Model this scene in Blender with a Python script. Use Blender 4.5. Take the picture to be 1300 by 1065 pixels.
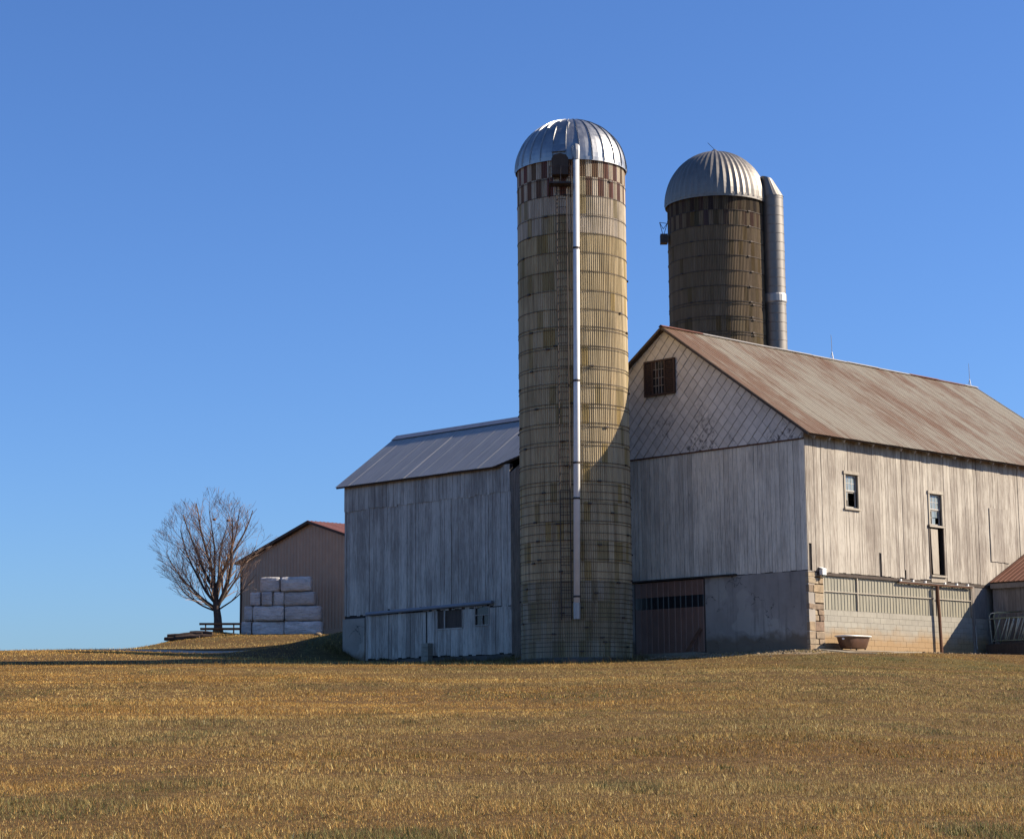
import bpy, math, random
import numpy as np
from math import sin, cos, pi, radians, sqrt, atan2, floor
from mathutils import Vector, Matrix

sc = bpy.context.scene
C = sc.collection
for o in list(bpy.data.objects):
    bpy.data.objects.remove(o)

# ------------------------------------------------------------------ camera, sky, sun, exposure
PITCH, ROLL = radians(9.4), 0.0085
cam = bpy.data.cameras.new('camera')
cam_o = bpy.data.objects.new('camera', cam)
C.objects.link(cam_o)
Fv = Vector((0, cos(PITCH), sin(PITCH))); U0 = Vector((0, -sin(PITCH), cos(PITCH))); R0 = Vector((1, 0, 0))
Rv = R0 * cos(ROLL) - U0 * sin(ROLL); Uv = U0 * cos(ROLL) + R0 * sin(ROLL)
cm = Matrix((Rv, Uv, -Fv)).transposed().to_4x4()
cm.translation = (0, 0, 1.6)
cam_o.matrix_world = cm
cam.sensor_fit = 'HORIZONTAL'; cam.sensor_width = 36.0
cam.lens = 2700 / 1300 * 36.0
cam.shift_y = -45 / 1300
cam.clip_start = 0.1; cam.clip_end = 5000
sc.camera = cam_o

SUN_AZ, SUN_EL = radians(4.0), radians(32.0)      # azimuth from +X towards +Y
world = bpy.data.worlds.new('World'); sc.world = world; world.use_nodes = True
wn = world.node_tree.nodes; wl = world.node_tree.links
wn.clear()
sky = wn.new('ShaderNodeTexSky'); sky.sky_type = 'NISHITA'; sky.sun_disc = False
sky.sun_elevation = SUN_EL; sky.sun_rotation = pi / 2 - SUN_AZ
sky.altitude = 200; sky.air_density = 1.0; sky.dust_density = 0.7; sky.ozone_density = 3.0
wbg = wn.new('ShaderNodeBackground'); wbg.inputs['Strength'].default_value = 0.079
wout = wn.new('ShaderNodeOutputWorld')
wbal = wn.new('ShaderNodeMix'); wbal.data_type = 'RGBA'; wbal.blend_type = 'MULTIPLY'; wbal.inputs[0].default_value = 1.0
wbal.inputs[7].default_value = (0.47, 0.675, 1.02, 1)      # daylight white balance of the camera
wl.new(sky.outputs[0], wbal.inputs[6]); wl.new(wbal.outputs[2], wbg.inputs[0]); wl.new(wbg.outputs[0], wout.inputs[0])

sun = bpy.data.lights.new('sun', 'SUN'); sun.energy = 5.0; sun.angle = radians(0.53); sun.color = (1.0, 0.88, 0.72)
sun_o = bpy.data.objects.new('sun', sun); C.objects.link(sun_o)
Ls = Vector((cos(SUN_AZ) * cos(SUN_EL), sin(SUN_AZ) * cos(SUN_EL), sin(SUN_EL)))
sun_o.rotation_euler = (-Ls).to_track_quat('-Z', 'Y').to_euler()
sun_o.location = Ls * 200

sc.view_settings.view_transform = 'Standard'; sc.view_settings.look = 'None'
sc.view_settings.exposure = 1.0; sc.view_settings.gamma = 1.0
sc.view_settings.use_curve_mapping = False

rnd = random.Random(7)

# ------------------------------------------------------------------ material helpers
def new_mat(name, rough=0.8, metal=0.0, spec=0.25):
    m = bpy.data.materials.new(name); m.use_nodes = True
    nt = m.node_tree
    b = nt.nodes['Principled BSDF']
    b.inputs['Roughness'].default_value = rough
    b.inputs['Metallic'].default_value = metal
    b.inputs['Specular IOR Level'].default_value = spec
    return m, nt, b

def put(nt, sock, v):
    if isinstance(v, bpy.types.NodeSocket): nt.links.new(v, sock)
    elif isinstance(v, (tuple, list)) and len(v) == 3 and sock.type == 'RGBA': sock.default_value = (*v, 1)
    else: sock.default_value = v

def coords(nt, rand=False):
    tc = nt.nodes.new('ShaderNodeTexCoord').outputs['Object']
    if rand:
        oi = nt.nodes.new('ShaderNodeObjectInfo').outputs['Random']
        mu = nt.nodes.new('ShaderNodeMath'); mu.operation = 'MULTIPLY'; mu.inputs[1].default_value = 37.0
        nt.links.new(oi, mu.inputs[0])
        ad = nt.nodes.new('ShaderNodeVectorMath'); ad.operation = 'ADD'
        nt.links.new(tc, ad.inputs[0]); nt.links.new(mu.outputs[0], ad.inputs[1])
        return ad.outputs[0]
    return tc

def orandom(nt): return nt.nodes.new('ShaderNodeObjectInfo').outputs['Random']

def scaled(nt, vec, s):
    m = nt.nodes.new('ShaderNodeVectorMath'); m.operation = 'MULTIPLY'
    nt.links.new(vec, m.inputs[0]); m.inputs[1].default_value = s
    return m.outputs[0]

def noise(nt, vec, scale=1.0, detail=4.0, rough=0.55):
    n = nt.nodes.new('ShaderNodeTexNoise')
    nt.links.new(vec, n.inputs['Vector'])
    n.inputs['Scale'].default_value = scale; n.inputs['Detail'].default_value = detail; n.inputs['Roughness'].default_value = rough
    return n.outputs['Fac']

def ramp(nt, fac, stops):
    r = nt.nodes.new('ShaderNodeValToRGB'); e = r.color_ramp.elements
    while len(e) < len(stops): e.new(0.5)
    for el, (p, c) in zip(e, stops):
        el.position = p
        el.color = (c, c, c, 1) if isinstance(c, (int, float)) else (*c, 1)
    nt.links.new(fac, r.inputs[0])
    return r.outputs[0]

def mix(nt, fac, a, b, blend='MIX'):
    n = nt.nodes.new('ShaderNodeMix'); n.data_type = 'RGBA'; n.blend_type = blend
    put(nt, n.inputs[0], fac); put(nt, n.inputs[6], a); put(nt, n.inputs[7], b)
    return n.outputs[2]

def maths(nt, op, a, b=0.0, c=0.0, clamp=False):
    n = nt.nodes.new('ShaderNodeMath'); n.operation = op; n.use_clamp = clamp
    put(nt, n.inputs[0], a); put(nt, n.inputs[1], b); put(nt, n.inputs[2], c)
    return n.outputs[0]

def bump(nt, b, h, strength=0.3, dist=0.01):
    n = nt.nodes.new('ShaderNodeBump'); n.inputs['Strength'].default_value = strength; n.inputs['Distance'].default_value = dist
    nt.links.new(h, n.inputs['Height']); nt.links.new(n.outputs[0], b.inputs['Normal'])

def sepz(nt, vec, k='Z'):
    s = nt.nodes.new('ShaderNodeSeparateXYZ'); nt.links.new(vec, s.inputs[0]); return s.outputs[k]

def attr(nt, name):
    a = nt.nodes.new('ShaderNodeAttribute'); a.attribute_name = name; return a.outputs['Color']

# ------------------------------------------------------------------ materials
M = {}
def siding(name, paint, wood, lo, hi, grime=(0.16, 0.13, 0.10)):
    m, nt, b = new_mat(name, 0.85)
    v = coords(nt, True)
    v0 = coords(nt)
    st = noise(nt, scaled(nt, v, (13, 13, 0.45)), 3.2, 7, 0.68)
    f = ramp(nt, st, [(lo, 0.0), (hi, 1.0)])
    big = ramp(nt, noise(nt, scaled(nt, v0, (1, 1, 0.5)), 0.8, 6, 0.65), [(0.38, 0.0), (0.66, 1.0)])
    f2 = maths(nt, 'MULTIPLY_ADD', big, 0.62, maths(nt, 'ADD', f, -0.10), clamp=True)
    r = maths(nt, 'MULTIPLY_ADD', orandom(nt), 0.55, -0.27)
    f3 = maths(nt, 'ADD', f2, r, clamp=True)
    col = mix(nt, f3, paint, wood)
    g = ramp(nt, noise(nt, scaled(nt, v, (7, 7, 1.1)), 4.0, 5), [(0.60, 0.0), (0.76, 1.0)])
    col = mix(nt, maths(nt, 'MULTIPLY', g, 0.7), col, grime)
    nt.links.new(col, b.inputs['Base Color'])
    bump(nt, b, noise(nt, scaled(nt, v, (60, 60, 2)), 2.0, 3), 0.35, 0.01)
    M[name] = m
siding('painted_planks', (0.45, 0.405, 0.335), (0.20, 0.166, 0.134), 0.42, 0.64)
siding('shade_lifted_planks', (0.80, 0.715, 0.565), (0.40, 0.35, 0.28), 0.42, 0.70, (0.14, 0.12, 0.11))  # lighter copy of the barn planks, brightens the shaded gable by colour
siding('grey_planks', (0.61, 0.54, 0.46), (0.27, 0.23, 0.195), 0.40, 0.66, (0.09, 0.08, 0.075))
siding('shed_planks', (0.30, 0.275, 0.25), (0.17, 0.15, 0.13), 0.38, 0.66, (0.08, 0.07, 0.06))
siding('dark_wood', (0.10, 0.075, 0.06), (0.06, 0.045, 0.035), 0.4, 0.6, (0.03, 0.025, 0.02))
siding('pale_trim', (0.41, 0.365, 0.29), (0.27, 0.225, 0.175), 0.45, 0.75)

def simple(name, col, rough=0.7, metal=0.0, spec=0.25, var=0.18, nscale=6.0, bumps=0.15, bd=0.01):
    m, nt, b = new_mat(name, rough, metal, spec)
    v = coords(nt, True)
    n = noise(nt, v, nscale, 5)
    k = ramp(nt, n, [(0.25, 1 - var), (0.75, 1 + var)])
    nt.links.new(mix(nt, 1.0, col, k, 'MULTIPLY'), b.inputs['Base Color'])
    if bumps: bump(nt, b, n, bumps, bd)
    M[name] = m
    return m, nt, b
simple('dark_inside', (0.02, 0.018, 0.017), 0.9, bumps=0)
simple('backing', (0.035, 0.03, 0.028), 0.9, bumps=0)
simple('mortar', (0.27, 0.245, 0.20), 0.95)
simple('concrete', (0.25, 0.215, 0.16), 0.9, var=0.22, nscale=2.2)
simple('brown_metal', (0.40, 0.25, 0.155), 0.5, 0.0, 0.4, 0.10, 1.5, 0.0)
simple('brown_door', (0.21, 0.115, 0.078), 0.5, 0.0, 0.4, 0.15, 1.5, 0.0)
simple('dark_band', (0.018, 0.018, 0.02), 0.25, 0.0, 0.5, 0.1, 1.5, 0.0)
simple('red_roof', (0.21, 0.085, 0.055), 0.5, 0.0, 0.4, 0.12, 1.2, 0.0)
simple('white_pipe', (0.66, 0.65, 0.62), 0.4, 0.0, 0.5, 0.08, 3, 0.0)
simple('blue_pipe', (0.22, 0.225, 0.25), 0.5, 0.0, 0.4, 0.15, 3, 0.0)
simple('dark_steel', (0.055, 0.042, 0.036), 0.6, 0.4, 0.4, 0.3, 8, 0.1)
simple('rust_steel', (0.12, 0.055, 0.03), 0.75, 0.2, 0.3, 0.3, 8, 0.1)
simple('gate_paint', (0.55, 0.58, 0.50), 0.5, 0.1, 0.4, 0.45, 7, 0.0)
simple('gate_green', (0.30, 0.36, 0.27), 0.5, 0.1, 0.4, 0.4, 7, 0.0)
simple('lamp_white', (0.75, 0.74, 0.70), 0.4, 0.0, 0.4, 0.05, 4, 0.0)
simple('tub_brown', (0.095, 0.045, 0.026), 0.45, 0.0, 0.5, 0.25, 5, 0.0)
simple('tub_rim', (0.60, 0.58, 0.54), 0.3, 0.0, 0.5, 0.12, 6, 0.0)
simple('stone_loose', (0.22, 0.165, 0.105), 0.95, var=0.4, nscale=3)
simple('foundation_dark', (0.09, 0.085, 0.075), 0.95, var=0.35, nscale=2)
simple('window_wood', (0.065, 0.04, 0.03), 0.8, var=0.3, nscale=12)
simple('sash_paint', (0.42, 0.39, 0.34), 0.7, var=0.2, nscale=12)
simple('bark', (0.075, 0.055, 0.045), 0.95, var=0.35, nscale=14, bumps=0.6, bd=0.03)
simple('twig', (0.30, 0.20, 0.14), 0.85, var=0.3, nscale=3, bumps=0)
simple('old_timber', (0.055, 0.036, 0.026), 0.9, var=0.35, nscale=9)
simple('dry_leaf', (0.22, 0.10, 0.04), 0.8, var=0.3, nscale=9, bumps=0)

# window glass
m, nt, b = new_mat('glass', 0.06, 0.0, 0.8)
b.inputs['Base Color'].default_value = (0.20, 0.225, 0.215, 1)
bump(nt, b, noise(nt, coords(nt, True), 3.0, 2), 0.12, 0.02)
M['glass'] = m

# galvanised steel for domes and pipes
def galv(name, col, r0, r1, metal=1.0):
    m, nt, b = new_mat(name, 0.4, metal, 0.5)
    v = coords(nt, True)
    n = noise(nt, scaled(nt, v, (3, 3, 0.8)), 1.6, 5)
    nt.links.new(mix(nt, 1.0, col, ramp(nt, n, [(0.3, 0.78), (0.75, 1.1)]), 'MULTIPLY'), b.inputs['Base Color'])
    nt.links.new(ramp(nt, n, [(0.3, r0), (0.7, r1)]), b.inputs['Roughness'])
    M[name] = m
galv('galvanised', (0.36, 0.36, 0.355), 0.36, 0.50, 0.92)
galv('galvanised_dull', (0.225, 0.205, 0.18), 0.48, 0.60, 0.7)
simple('pale_metal', (0.33, 0.30, 0.26), 0.5, 0.0, 0.4, 0.15, 3, 0.0)
galv('galvanised_old', (0.36, 0.35, 0.33), 0.45, 0.6, 0.7)

# rusted sheet roof: streaks run down the slope
def rusty(name, pale, rust, bias):
    m, nt, b = new_mat(name, 0.62, 0.15, 0.4)
    v = coords(nt); vr = coords(nt, True)
    s1 = noise(nt, scaled(nt, vr, (6, 0.8, 0.9)), 1.5, 8, 0.72)
    s2 = noise(nt, scaled(nt, v, (1, 0.35, 0.4)), 0.45, 4, 0.6)
    s3 = noise(nt, scaled(nt, vr, (22, 0.9, 1.2)), 1.4, 4, 0.6)
    e = ramp(nt, maths(nt, 'MULTIPLY', sepz(nt, v, 'X'), 0.45), [(0.0, 1.0), (1.0, 0.0)])
    k = maths(nt, 'MULTIPLY_ADD', s2, 0.9, maths(nt, 'MULTIPLY', s1, 0.75))
    k = maths(nt, 'MULTIPLY_ADD', s3, 0.62, maths(nt, 'ADD', k, -0.11))
    k = maths(nt, 'MULTIPLY_ADD', e, 0.28, k)
    k = maths(nt, 'MULTIPLY_ADD', orandom(nt), 0.12, k)
    f = ramp(nt, maths(nt, 'MULTIPLY', k, 0.6), [(bias, 0.0), (bias + 0.12, 1.0)])
    c = mix(nt, f, pale, rust)
    d = ramp(nt, noise(nt, scaled(nt, vr, (14, 1.2, 1.6)), 2.0, 5), [(0.62, 0.0), (0.72, 1.0)])
    c = mix(nt, maths(nt, 'MULTIPLY', d, 0.6), c, (0.10, 0.05, 0.03))
    nt.links.new(c, b.inputs['Base Color'])
    bump(nt, b, s3, 0.12, 0.01)
    M[name] = m
rusty('rusted_roof', (0.20, 0.173, 0.126), (0.118, 0.062, 0.029), 0.605)
rusty('very_rusty_roof', (0.24, 0.165, 0.12), (0.155, 0.058, 0.03), 0.52)

m, nt, b = new_mat('grey_roof', 0.45, 0.25, 0.5)
v = coords(nt, True)
n = noise(nt, scaled(nt, v, (0.6, 8, 0.6)), 1.4, 4)
nt.links.new(ramp(nt, n, [(0.3, (0.28, 0.265, 0.24)), (0.7, (0.39, 0.37, 0.34))]), b.inputs['Base Color'])
M['grey_roof'] = m

# diamond shingles, mossy at the tips
m, nt, b = new_mat('shingle', 0.85)
v = coords(nt, True); v0 = coords(nt)
c = ramp(nt, noise(nt, v, 1.8, 5), [(0.25, (0.52, 0.47, 0.405)), (0.75, (0.68, 0.62, 0.535))])
spots = ramp(nt, noise(nt, v0, 0.75, 3), [(0.5, 0.0), (0.62, 1.0)])
speck = ramp(nt, noise(nt, v0, 7.0, 5), [(0.48, 0.0), (0.60, 1.0)])
low = ramp(nt, maths(nt, 'MULTIPLY_ADD', sepz(nt, v0), -0.45, 4.35), [(0.0, 0.0), (1.0, 1.0)])
f = maths(nt, 'MULTIPLY', maths(nt, 'MULTIPLY', spots, speck), low)
c = mix(nt, 1.0, c, ramp(nt, orandom(nt), [(0.0, 0.91), (0.5, 1.0), (1.0, 1.07)]), 'MULTIPLY')
c = mix(nt, 1.0, c, ramp(nt, attr(nt, 'tint'), [(0.0, 0.78), (0.10, 0.96), (0.3, 1.0)]), 'MULTIPLY')      # shade at the shingle steps, put into the rim colour
c = mix(nt, maths(nt, 'MULTIPLY', f, 0.9), c, (0.06, 0.05, 0.05))
nt.links.new(c, b.inputs['Base Color'])
M['shingle'] = m

# tinted masonry (silo staves): colour comes from each stave's own tint
m, nt, b = new_mat('stave', 0.9)
v = coords(nt)
t = attr(nt, 'tint')
st = noise(nt, scaled(nt, v, (9, 9, 0.55)), 1.0, 6, 0.62)
k = ramp(nt, st, [(0.30, 0.66), (0.56, 1.0), (0.8, 1.12)])
c = mix(nt, 1.0, t, k, 'MULTIPLY')
g = ramp(nt, noise(nt, scaled(nt, v, (1.2, 1.2, 0.5)), 0.8, 5), [(0.54, 0.0), (0.74, 1.0)])
c = mix(nt, maths(nt, 'MULTIPLY', g, 0.5), c, (0.17, 0.135, 0.065))
dr1 = ramp(nt, noise(nt, scaled(nt, v, (5, 5, 0.22)), 1.3, 6, 0.6), [(0.50, 0.0), (0.66, 1.0)])
c = mix(nt, maths(nt, 'MULTIPLY', dr1, 0.5), c, (0.115, 0.085, 0.045))
rs1 = ramp(nt, noise(nt, scaled(nt, v, (11, 11, 0.35)), 1.7, 4), [(0.64, 0.0), (0.70, 1.0)])
c = mix(nt, maths(nt, 'MULTIPLY', rs1, 0.45), c, (0.13, 0.065, 0.03))
nt.links.new(c, b.inputs['Base Color'])
bump(nt, b, noise(nt, v, 40, 3), 0.3, 0.006)
M['stave'] = m

# plaster foundation
m, nt, b = new_mat('plaster', 0.9)
v = coords(nt)
n = noise(nt, v, 0.8, 7, 0.6)
c = ramp(nt, n, [(0.3, (0.25, 0.22, 0.185)), (0.7, (0.37, 0.33, 0.28))])
nt.links.new(c, b.inputs['Base Color'])
vo = nt.nodes.new('ShaderNodeTexVoronoi'); vo.feature = 'DISTANCE_TO_EDGE'; vo.inputs['Scale'].default_value = 0.9
wv = nt.nodes.new('ShaderNodeVectorMath'); wv.operation = 'ADD'
nn = nt.nodes.new('ShaderNodeTexNoise'); nn.inputs['Scale'].default_value = 2.5; nn.inputs['Detail'].default_value = 6
nt.links.new(v, nn.inputs['Vector']); nt.links.new(v, wv.inputs[0]); nt.links.new(nn.outputs['Color'], wv.inputs[1]); nt.links.new(wv.outputs[0], vo.inputs['Vector'])
ck = ramp(nt, vo.outputs['Distance'], [(0.0, 1.0), (0.018, 0.0)])
cm_ = ramp(nt, noise(nt, v, 0.7, 3), [(0.48, 0.0), (0.56, 1.0)])
c = mix(nt, maths(nt, 'MULTIPLY', ck, cm_), c, (0.06, 0.055, 0.05))
pt_ = ramp(nt, noise(nt, scaled(nt, v, (1, 1, 1.3)), 0.55, 2), [(0.56, 0.0), (0.58, 1.0)])
c = mix(nt, maths(nt, 'MULTIPLY', pt_, 0.6), c, (0.42, 0.375, 0.31))
dk_ = ramp(nt, noise(nt, scaled(nt, v, (3, 3, 0.3)), 1.6, 5), [(0.55, 0.0), (0.75, 1.0)])
c = mix(nt, maths(nt, 'MULTIPLY', dk_, 0.55), c, (0.12, 0.105, 0.09))
md = ramp(nt, maths(nt, 'MULTIPLY_ADD', noise(nt, v, 2.2, 6), -0.8, sepz(nt, v)), [(0.0, 1.0), (0.25, 0.0)])
c = mix(nt, maths(nt, 'MULTIPLY', md, 0.75), c, (0.14, 0.095, 0.055))
nt.links.new(c, b.inputs['Base Color'])
bump(nt, b, noise(nt, v, 9, 5), 0.35, 0.015)
M['plaster'] = m

# painted blocks with mud splash at the foot
m, nt, b = new_mat('block', 0.9)
v = coords(nt)
c = mix(nt, orandom(nt), (0.30, 0.275, 0.225), (0.32, 0.295, 0.24))
c = mix(nt, 1.0, c, ramp(nt, noise(nt, scaled(nt, v, (1, 1, 2)), 1.5, 6), [(0.3, 0.85), (0.7, 1.08)]), 'MULTIPLY')
wob = maths(nt, 'MULTIPLY_ADD', noise(nt, v, 1.2, 5), -0.9, sepz(nt, v))
sp = ramp(nt, maths(nt, 'ADD', wob, 0.55), [(0.45, 1.0), (0.95, 0.0)])
c = mix(nt, maths(nt, 'MULTIPLY', sp, 0.85), c, (0.31, 0.195, 0.09))
nt.links.new(c, b.inputs['Base Color'])
bump(nt, b, noise(nt, v, 30, 3), 0.3, 0.005)
M['block'] = m

# corrugated fibreglass glazing
m, nt, b = new_mat('fibreglass', 0.45, 0, 0.4)
v = coords(nt, True); v0 = coords(nt)
n = noise(nt, scaled(nt, v, (4, 4, 0.7)), 2.0, 5)
c = ramp(nt, n, [(0.25, (0.20, 0.185, 0.135)), (0.55, (0.28, 0.255, 0.185)), (0.8, (0.33, 0.28, 0.19))])
nt.links.new(c, b.inputs['Base Color'])
M['fibreglass'] = m

# field stone
m, nt, b = new_mat('field_stone', 0.92)
v = coords(nt, True)
c = ramp(nt, orandom(nt), [(0.0, (0.33, 0.245, 0.15)), (0.35, (0.215, 0.145, 0.10)), (0.65, (0.36, 0.285, 0.19)), (1.0, (0.17, 0.115, 0.082))])
c = mix(nt, 1.0, c, ramp(nt, noise(nt, v, 5, 6), [(0.25, 0.65), (0.75, 1.2)]), 'MULTIPLY')
nt.links.new(c, b.inputs['Base Color'])
bump(nt, b, noise(nt, v, 8, 5), 0.7, 0.03)
M['field_stone'] = m

# plastic bale wrap
m, nt, b = new_mat('bale_wrap', 0.38, 0, 0.5)
v = coords(nt, True)
c = ramp(nt, noise(nt, scaled(nt, v, (1, 1, 3)), 1.5, 5), [(0.3, (0.46, 0.44, 0.41)), (0.7, (0.74, 0.70, 0.65))])
c = mix(nt, 1.0, c, ramp(nt, orandom(nt), [(0.0, 0.72), (1.0, 1.12)]), 'MULTIPLY')
c = mix(nt, maths(nt, 'MULTIPLY', ramp(nt, noise(nt, scaled(nt, v, (2.5, 2.5, 6)), 2.2, 6, 0.7), [(0.52, 0.0), (0.68, 1.0)]), 0.6), c, (0.20, 0.19, 0.18))
nt.links.new(c, b.inputs['Base Color'])
bump(nt, b, noise(nt, scaled(nt, v, (1.3, 1.3, 5)), 2.2, 6, 0.6), 1.0, 0.14)
M['bale_wrap'] = m

# ground: thatch and soil, greener and gravelly where the survey says so
m, nt, b = new_mat('ground', 0.97, 0, 0.1)
v = coords(nt)
c = ramp(nt, noise(nt, v, 3.5, 8, 0.7), [(0.25, (0.045, 0.026, 0.01)), (0.5, (0.105, 0.06, 0.022)), (0.78, (0.19, 0.112, 0.04))])
t = attr(nt, 'zone')
sp_ = nt.nodes.new('ShaderNodeSeparateColor'); nt.links.new(t, sp_.inputs[0])
gcol = ramp(nt, noise(nt, v, 4, 7), [(0.3, (0.045, 0.042, 0.014)), (0.7, (0.15, 0.12, 0.042))])
gr = ramp(nt, maths(nt, 'ADD', sp_.outputs[1], maths(nt, 'MULTIPLY_ADD', noise(nt, v, 0.5, 5), 0.8, -0.4)), [(0.35, 0.0), (0.65, 1.0)])
c = mix(nt, gr, c, gcol)
scol = ramp(nt, noise(nt, v, 9, 7, 0.7), [(0.3, (0.15, 0.11, 0.07)), (0.7, (0.36, 0.29, 0.20))])
gv = ramp(nt, maths(nt, 'ADD', sp_.outputs[0], maths(nt, 'MULTIPLY_ADD', noise(nt, v, 0.8, 5), 0.7, -0.35)), [(0.35, 0.0), (0.65, 1.0)])
c = mix(nt, gv, c, scol)
nt.links.new(c, b.inputs['Base Color'])
bump(nt, b, noise(nt, v, 6, 8, 0.7), 0.8, 0.06)
M['ground'] = m

m, nt, b = new_mat('gravel', 0.97, 0, 0.1)
v = coords(nt)
c = ramp(nt, noise(nt, v, 5, 9, 0.75), [(0.25, (0.20, 0.17, 0.13)), (0.5, (0.36, 0.31, 0.245)), (0.78, (0.50, 0.44, 0.35))])
nt.links.new(c, b.inputs['Base Color'])
bump(nt, b, noise(nt, v, 18, 6, 0.7), 0.8, 0.03)
M['gravel'] = m

m, nt, b = new_mat('grass_blade', 0.75, 0, 0.25)
nt.links.new(attr(nt, 'tint'), b.inputs['Base Color'])
tr = nt.nodes.new('ShaderNodeBsdfTranslucent'); nt.links.new(attr(nt, 'tint'), tr.inputs[0])
ms = nt.nodes.new('ShaderNodeMixShader'); ms.inputs[0].default_value = 0.25
nt.links.new(b.outputs[0], ms.inputs[1]); nt.links.new(tr.outputs[0], ms.inputs[2])
nt.links.new(ms.outputs[0], nt.nodes['Material Output'].inputs['Surface'])
M['grass_blade'] = m

# ------------------------------------------------------------------ mesh helpers
class MB:
    def __init__(s): s.v = []; s.f = []; s.c = []
    def quadgrid(s, rows):
        k = len(s.v); n = len(rows[0])
        for r in rows: s.v.extend(r)
        for i in range(len(rows) - 1):
            for j in range(n - 1):
                a = k + i * n + j
                s.f.append((a, a + 1, a + n + 1, a + n))
    def hexa(s, p):                       # 8 corners: bottom loop 0-3, top loop 4-7
        k = len(s.v); s.v.extend(p)
        for q in ((3, 2, 1, 0), (4, 5, 6, 7), (0, 1, 5, 4), (1, 2, 6, 5), (2, 3, 7, 6), (3, 0, 4, 7)):
            s.f.append(tuple(k + i for i in q))
    def box(s, x0, x1, y0, y1, z0, z1):
        s.hexa([(x0, y0, z0), (x1, y0, z0), (x1, y1, z0), (x0, y1, z0), (x0, y0, z1), (x1, y0, z1), (x1, y1, z1), (x0, y1, z1)])
        return s
    def bar(s, p0, p1, w, h, up=(0, 0, 1)):
        p0 = Vector(p0); p1 = Vector(p1); d = (p1 - p0).normalized(); up = Vector(up)
        if abs(d.dot(up)) > 0.99: up = Vector((1, 0, 0))
        a = d.cross(up).normalized() * w / 2; b = a.cross(d).normalized() * h / 2
        s.hexa([tuple(q) for q in (p0 - a - b, p0 + a - b, p1 + a - b, p1 - a - b, p0 - a + b, p0 + a + b, p1 + a + b, p1 - a + b)])
        return s
    def prism(s, pts, vec):
        k = len(s.v); n = len(pts)
        s.v.extend([tuple(p) for p in pts]); s.v.extend([(p[0] + vec[0], p[1] + vec[1], p[2] + vec[2]) for p in pts])
        s.f.append(tuple(range(k + n - 1, k - 1, -1))); s.f.append(tuple(range(k + n, k + 2 * n)))
        for i in range(n):
            j = (i + 1) % n; s.f.append((k + i, k + j, k + n + j, k + n + i))
        return s
    def tube(s, pts, rad, n=8, cap=True):
        pts = [Vector(p) for p in pts]
        if not isinstance(rad, (list, tuple)): rad = [rad] * len(pts)
        k = len(s.v); ref = None
        for i, p in enumerate(pts):
            d = (pts[min(i + 1, len(pts) - 1)] - pts[max(i - 1, 0)]).normalized()
            if ref is None: ref = Vector((1, 0, 0)) if abs(d.x) < 0.8 else Vector((0, 1, 0))
            a = d.cross(ref)
            if a.length < 1e-4: a = d.cross(Vector((0, 1, 0.3)))
            a.normalize(); b = d.cross(a); ref = b.cross(d) * 1.0 if False else ref
            for j in range(n):
                t = 2 * pi * j / n
                s.v.append(tuple(p + (a * cos(t) + b * sin(t)) * rad[i]))
        for i in range(len(pts) - 1):
            for j in range(n):
                j2 = (j + 1) % n
                s.f.append((k + i * n + j, k + i * n + j2, k + (i + 1) * n + j2, k + (i + 1) * n + j))
        if cap:
            s.f.append(tuple(k + j for j in range(n - 1, -1, -1)))
            e = k + (len(pts) - 1) * n; s.f.append(tuple(e + j for j in range(n)))
        return s
    def lathe(s, prof, n=32, cx=0, cy=0, a0=0, a1=2 * pi):
        rows = []
        full = abs(a1 - a0 - 2 * pi) < 1e-6
        for r, z in prof:
            rows.append([(cx + r * cos(a0 + (a1 - a0) * j / n), cy + r * sin(a0 + (a1 - a0) * j / n), z) for j in range(n + 1)])
        s.quadgrid(rows); return s
    def build(s, name, mat, parent=None, smooth=False, tint=None):
        me = bpy.data.meshes.new(name)
        me.from_pydata(s.v, [], s.f)
        me.materials.append(M[mat])
        if smooth: me.polygons.foreach_set('use_smooth', [True] * len(me.polygons))
        if s.c or tint:
            cl = s.c if s.c else [tint] * len(s.v)
            at = me.color_attributes.new('tint', 'FLOAT_COLOR', 'POINT')
            at.data.foreach_set('color', [q for c in cl for q in (*c, 1.0)])
        me.update()
        o = bpy.data.objects.new(name, me); C.objects.link(o)
        if parent: o.parent = parent
        return o

def tag(o, label=None, cat=None, group=None, kind=None):
    if label: o['label'] = label
    if cat: o['category'] = cat
    if group: o['group'] = group
    if kind: o['kind'] = kind
    return o

def thing(name, loc, rz, label, cat, group=None):
    o = bpy.data.objects.new(name, None); C.objects.link(o)
    o.location = loc; o.rotation_euler = (0, 0, rz); o.empty_display_size = 0.5
    return tag(o, label, cat, group)

def sheet(name, O, U, V, N, width, length, prof, mat, parent, v0=None, v1=None, tint=None):
    """one profiled metal sheet: prof = [(fraction across, height)]; v0/v1 trim its ends"""
    O = Vector(O); U = Vector(U); V = Vector(V); N = Vector(N)
    r0 = []; r1 = []; th = N * 0.004
    for q, h in prof:
        u = q * width
        a = v0(u) if v0 else 0.0; e = v1(u) if v1 else length
        r0.append(tuple(O + U * u + V * a + N * h)); r1.append(tuple(O + U * u + V * e + N * h))
    mb = MB()
    mb.quadgrid([r0, r1])
    lo = [[tuple(Vector(p) - th) for p in r] for r in (r1, r0)]
    mb.quadgrid(lo); mb.quadgrid([r1, lo[0]]); mb.quadgrid([lo[1], r0])
    return mb.build(name, mat, parent)

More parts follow.
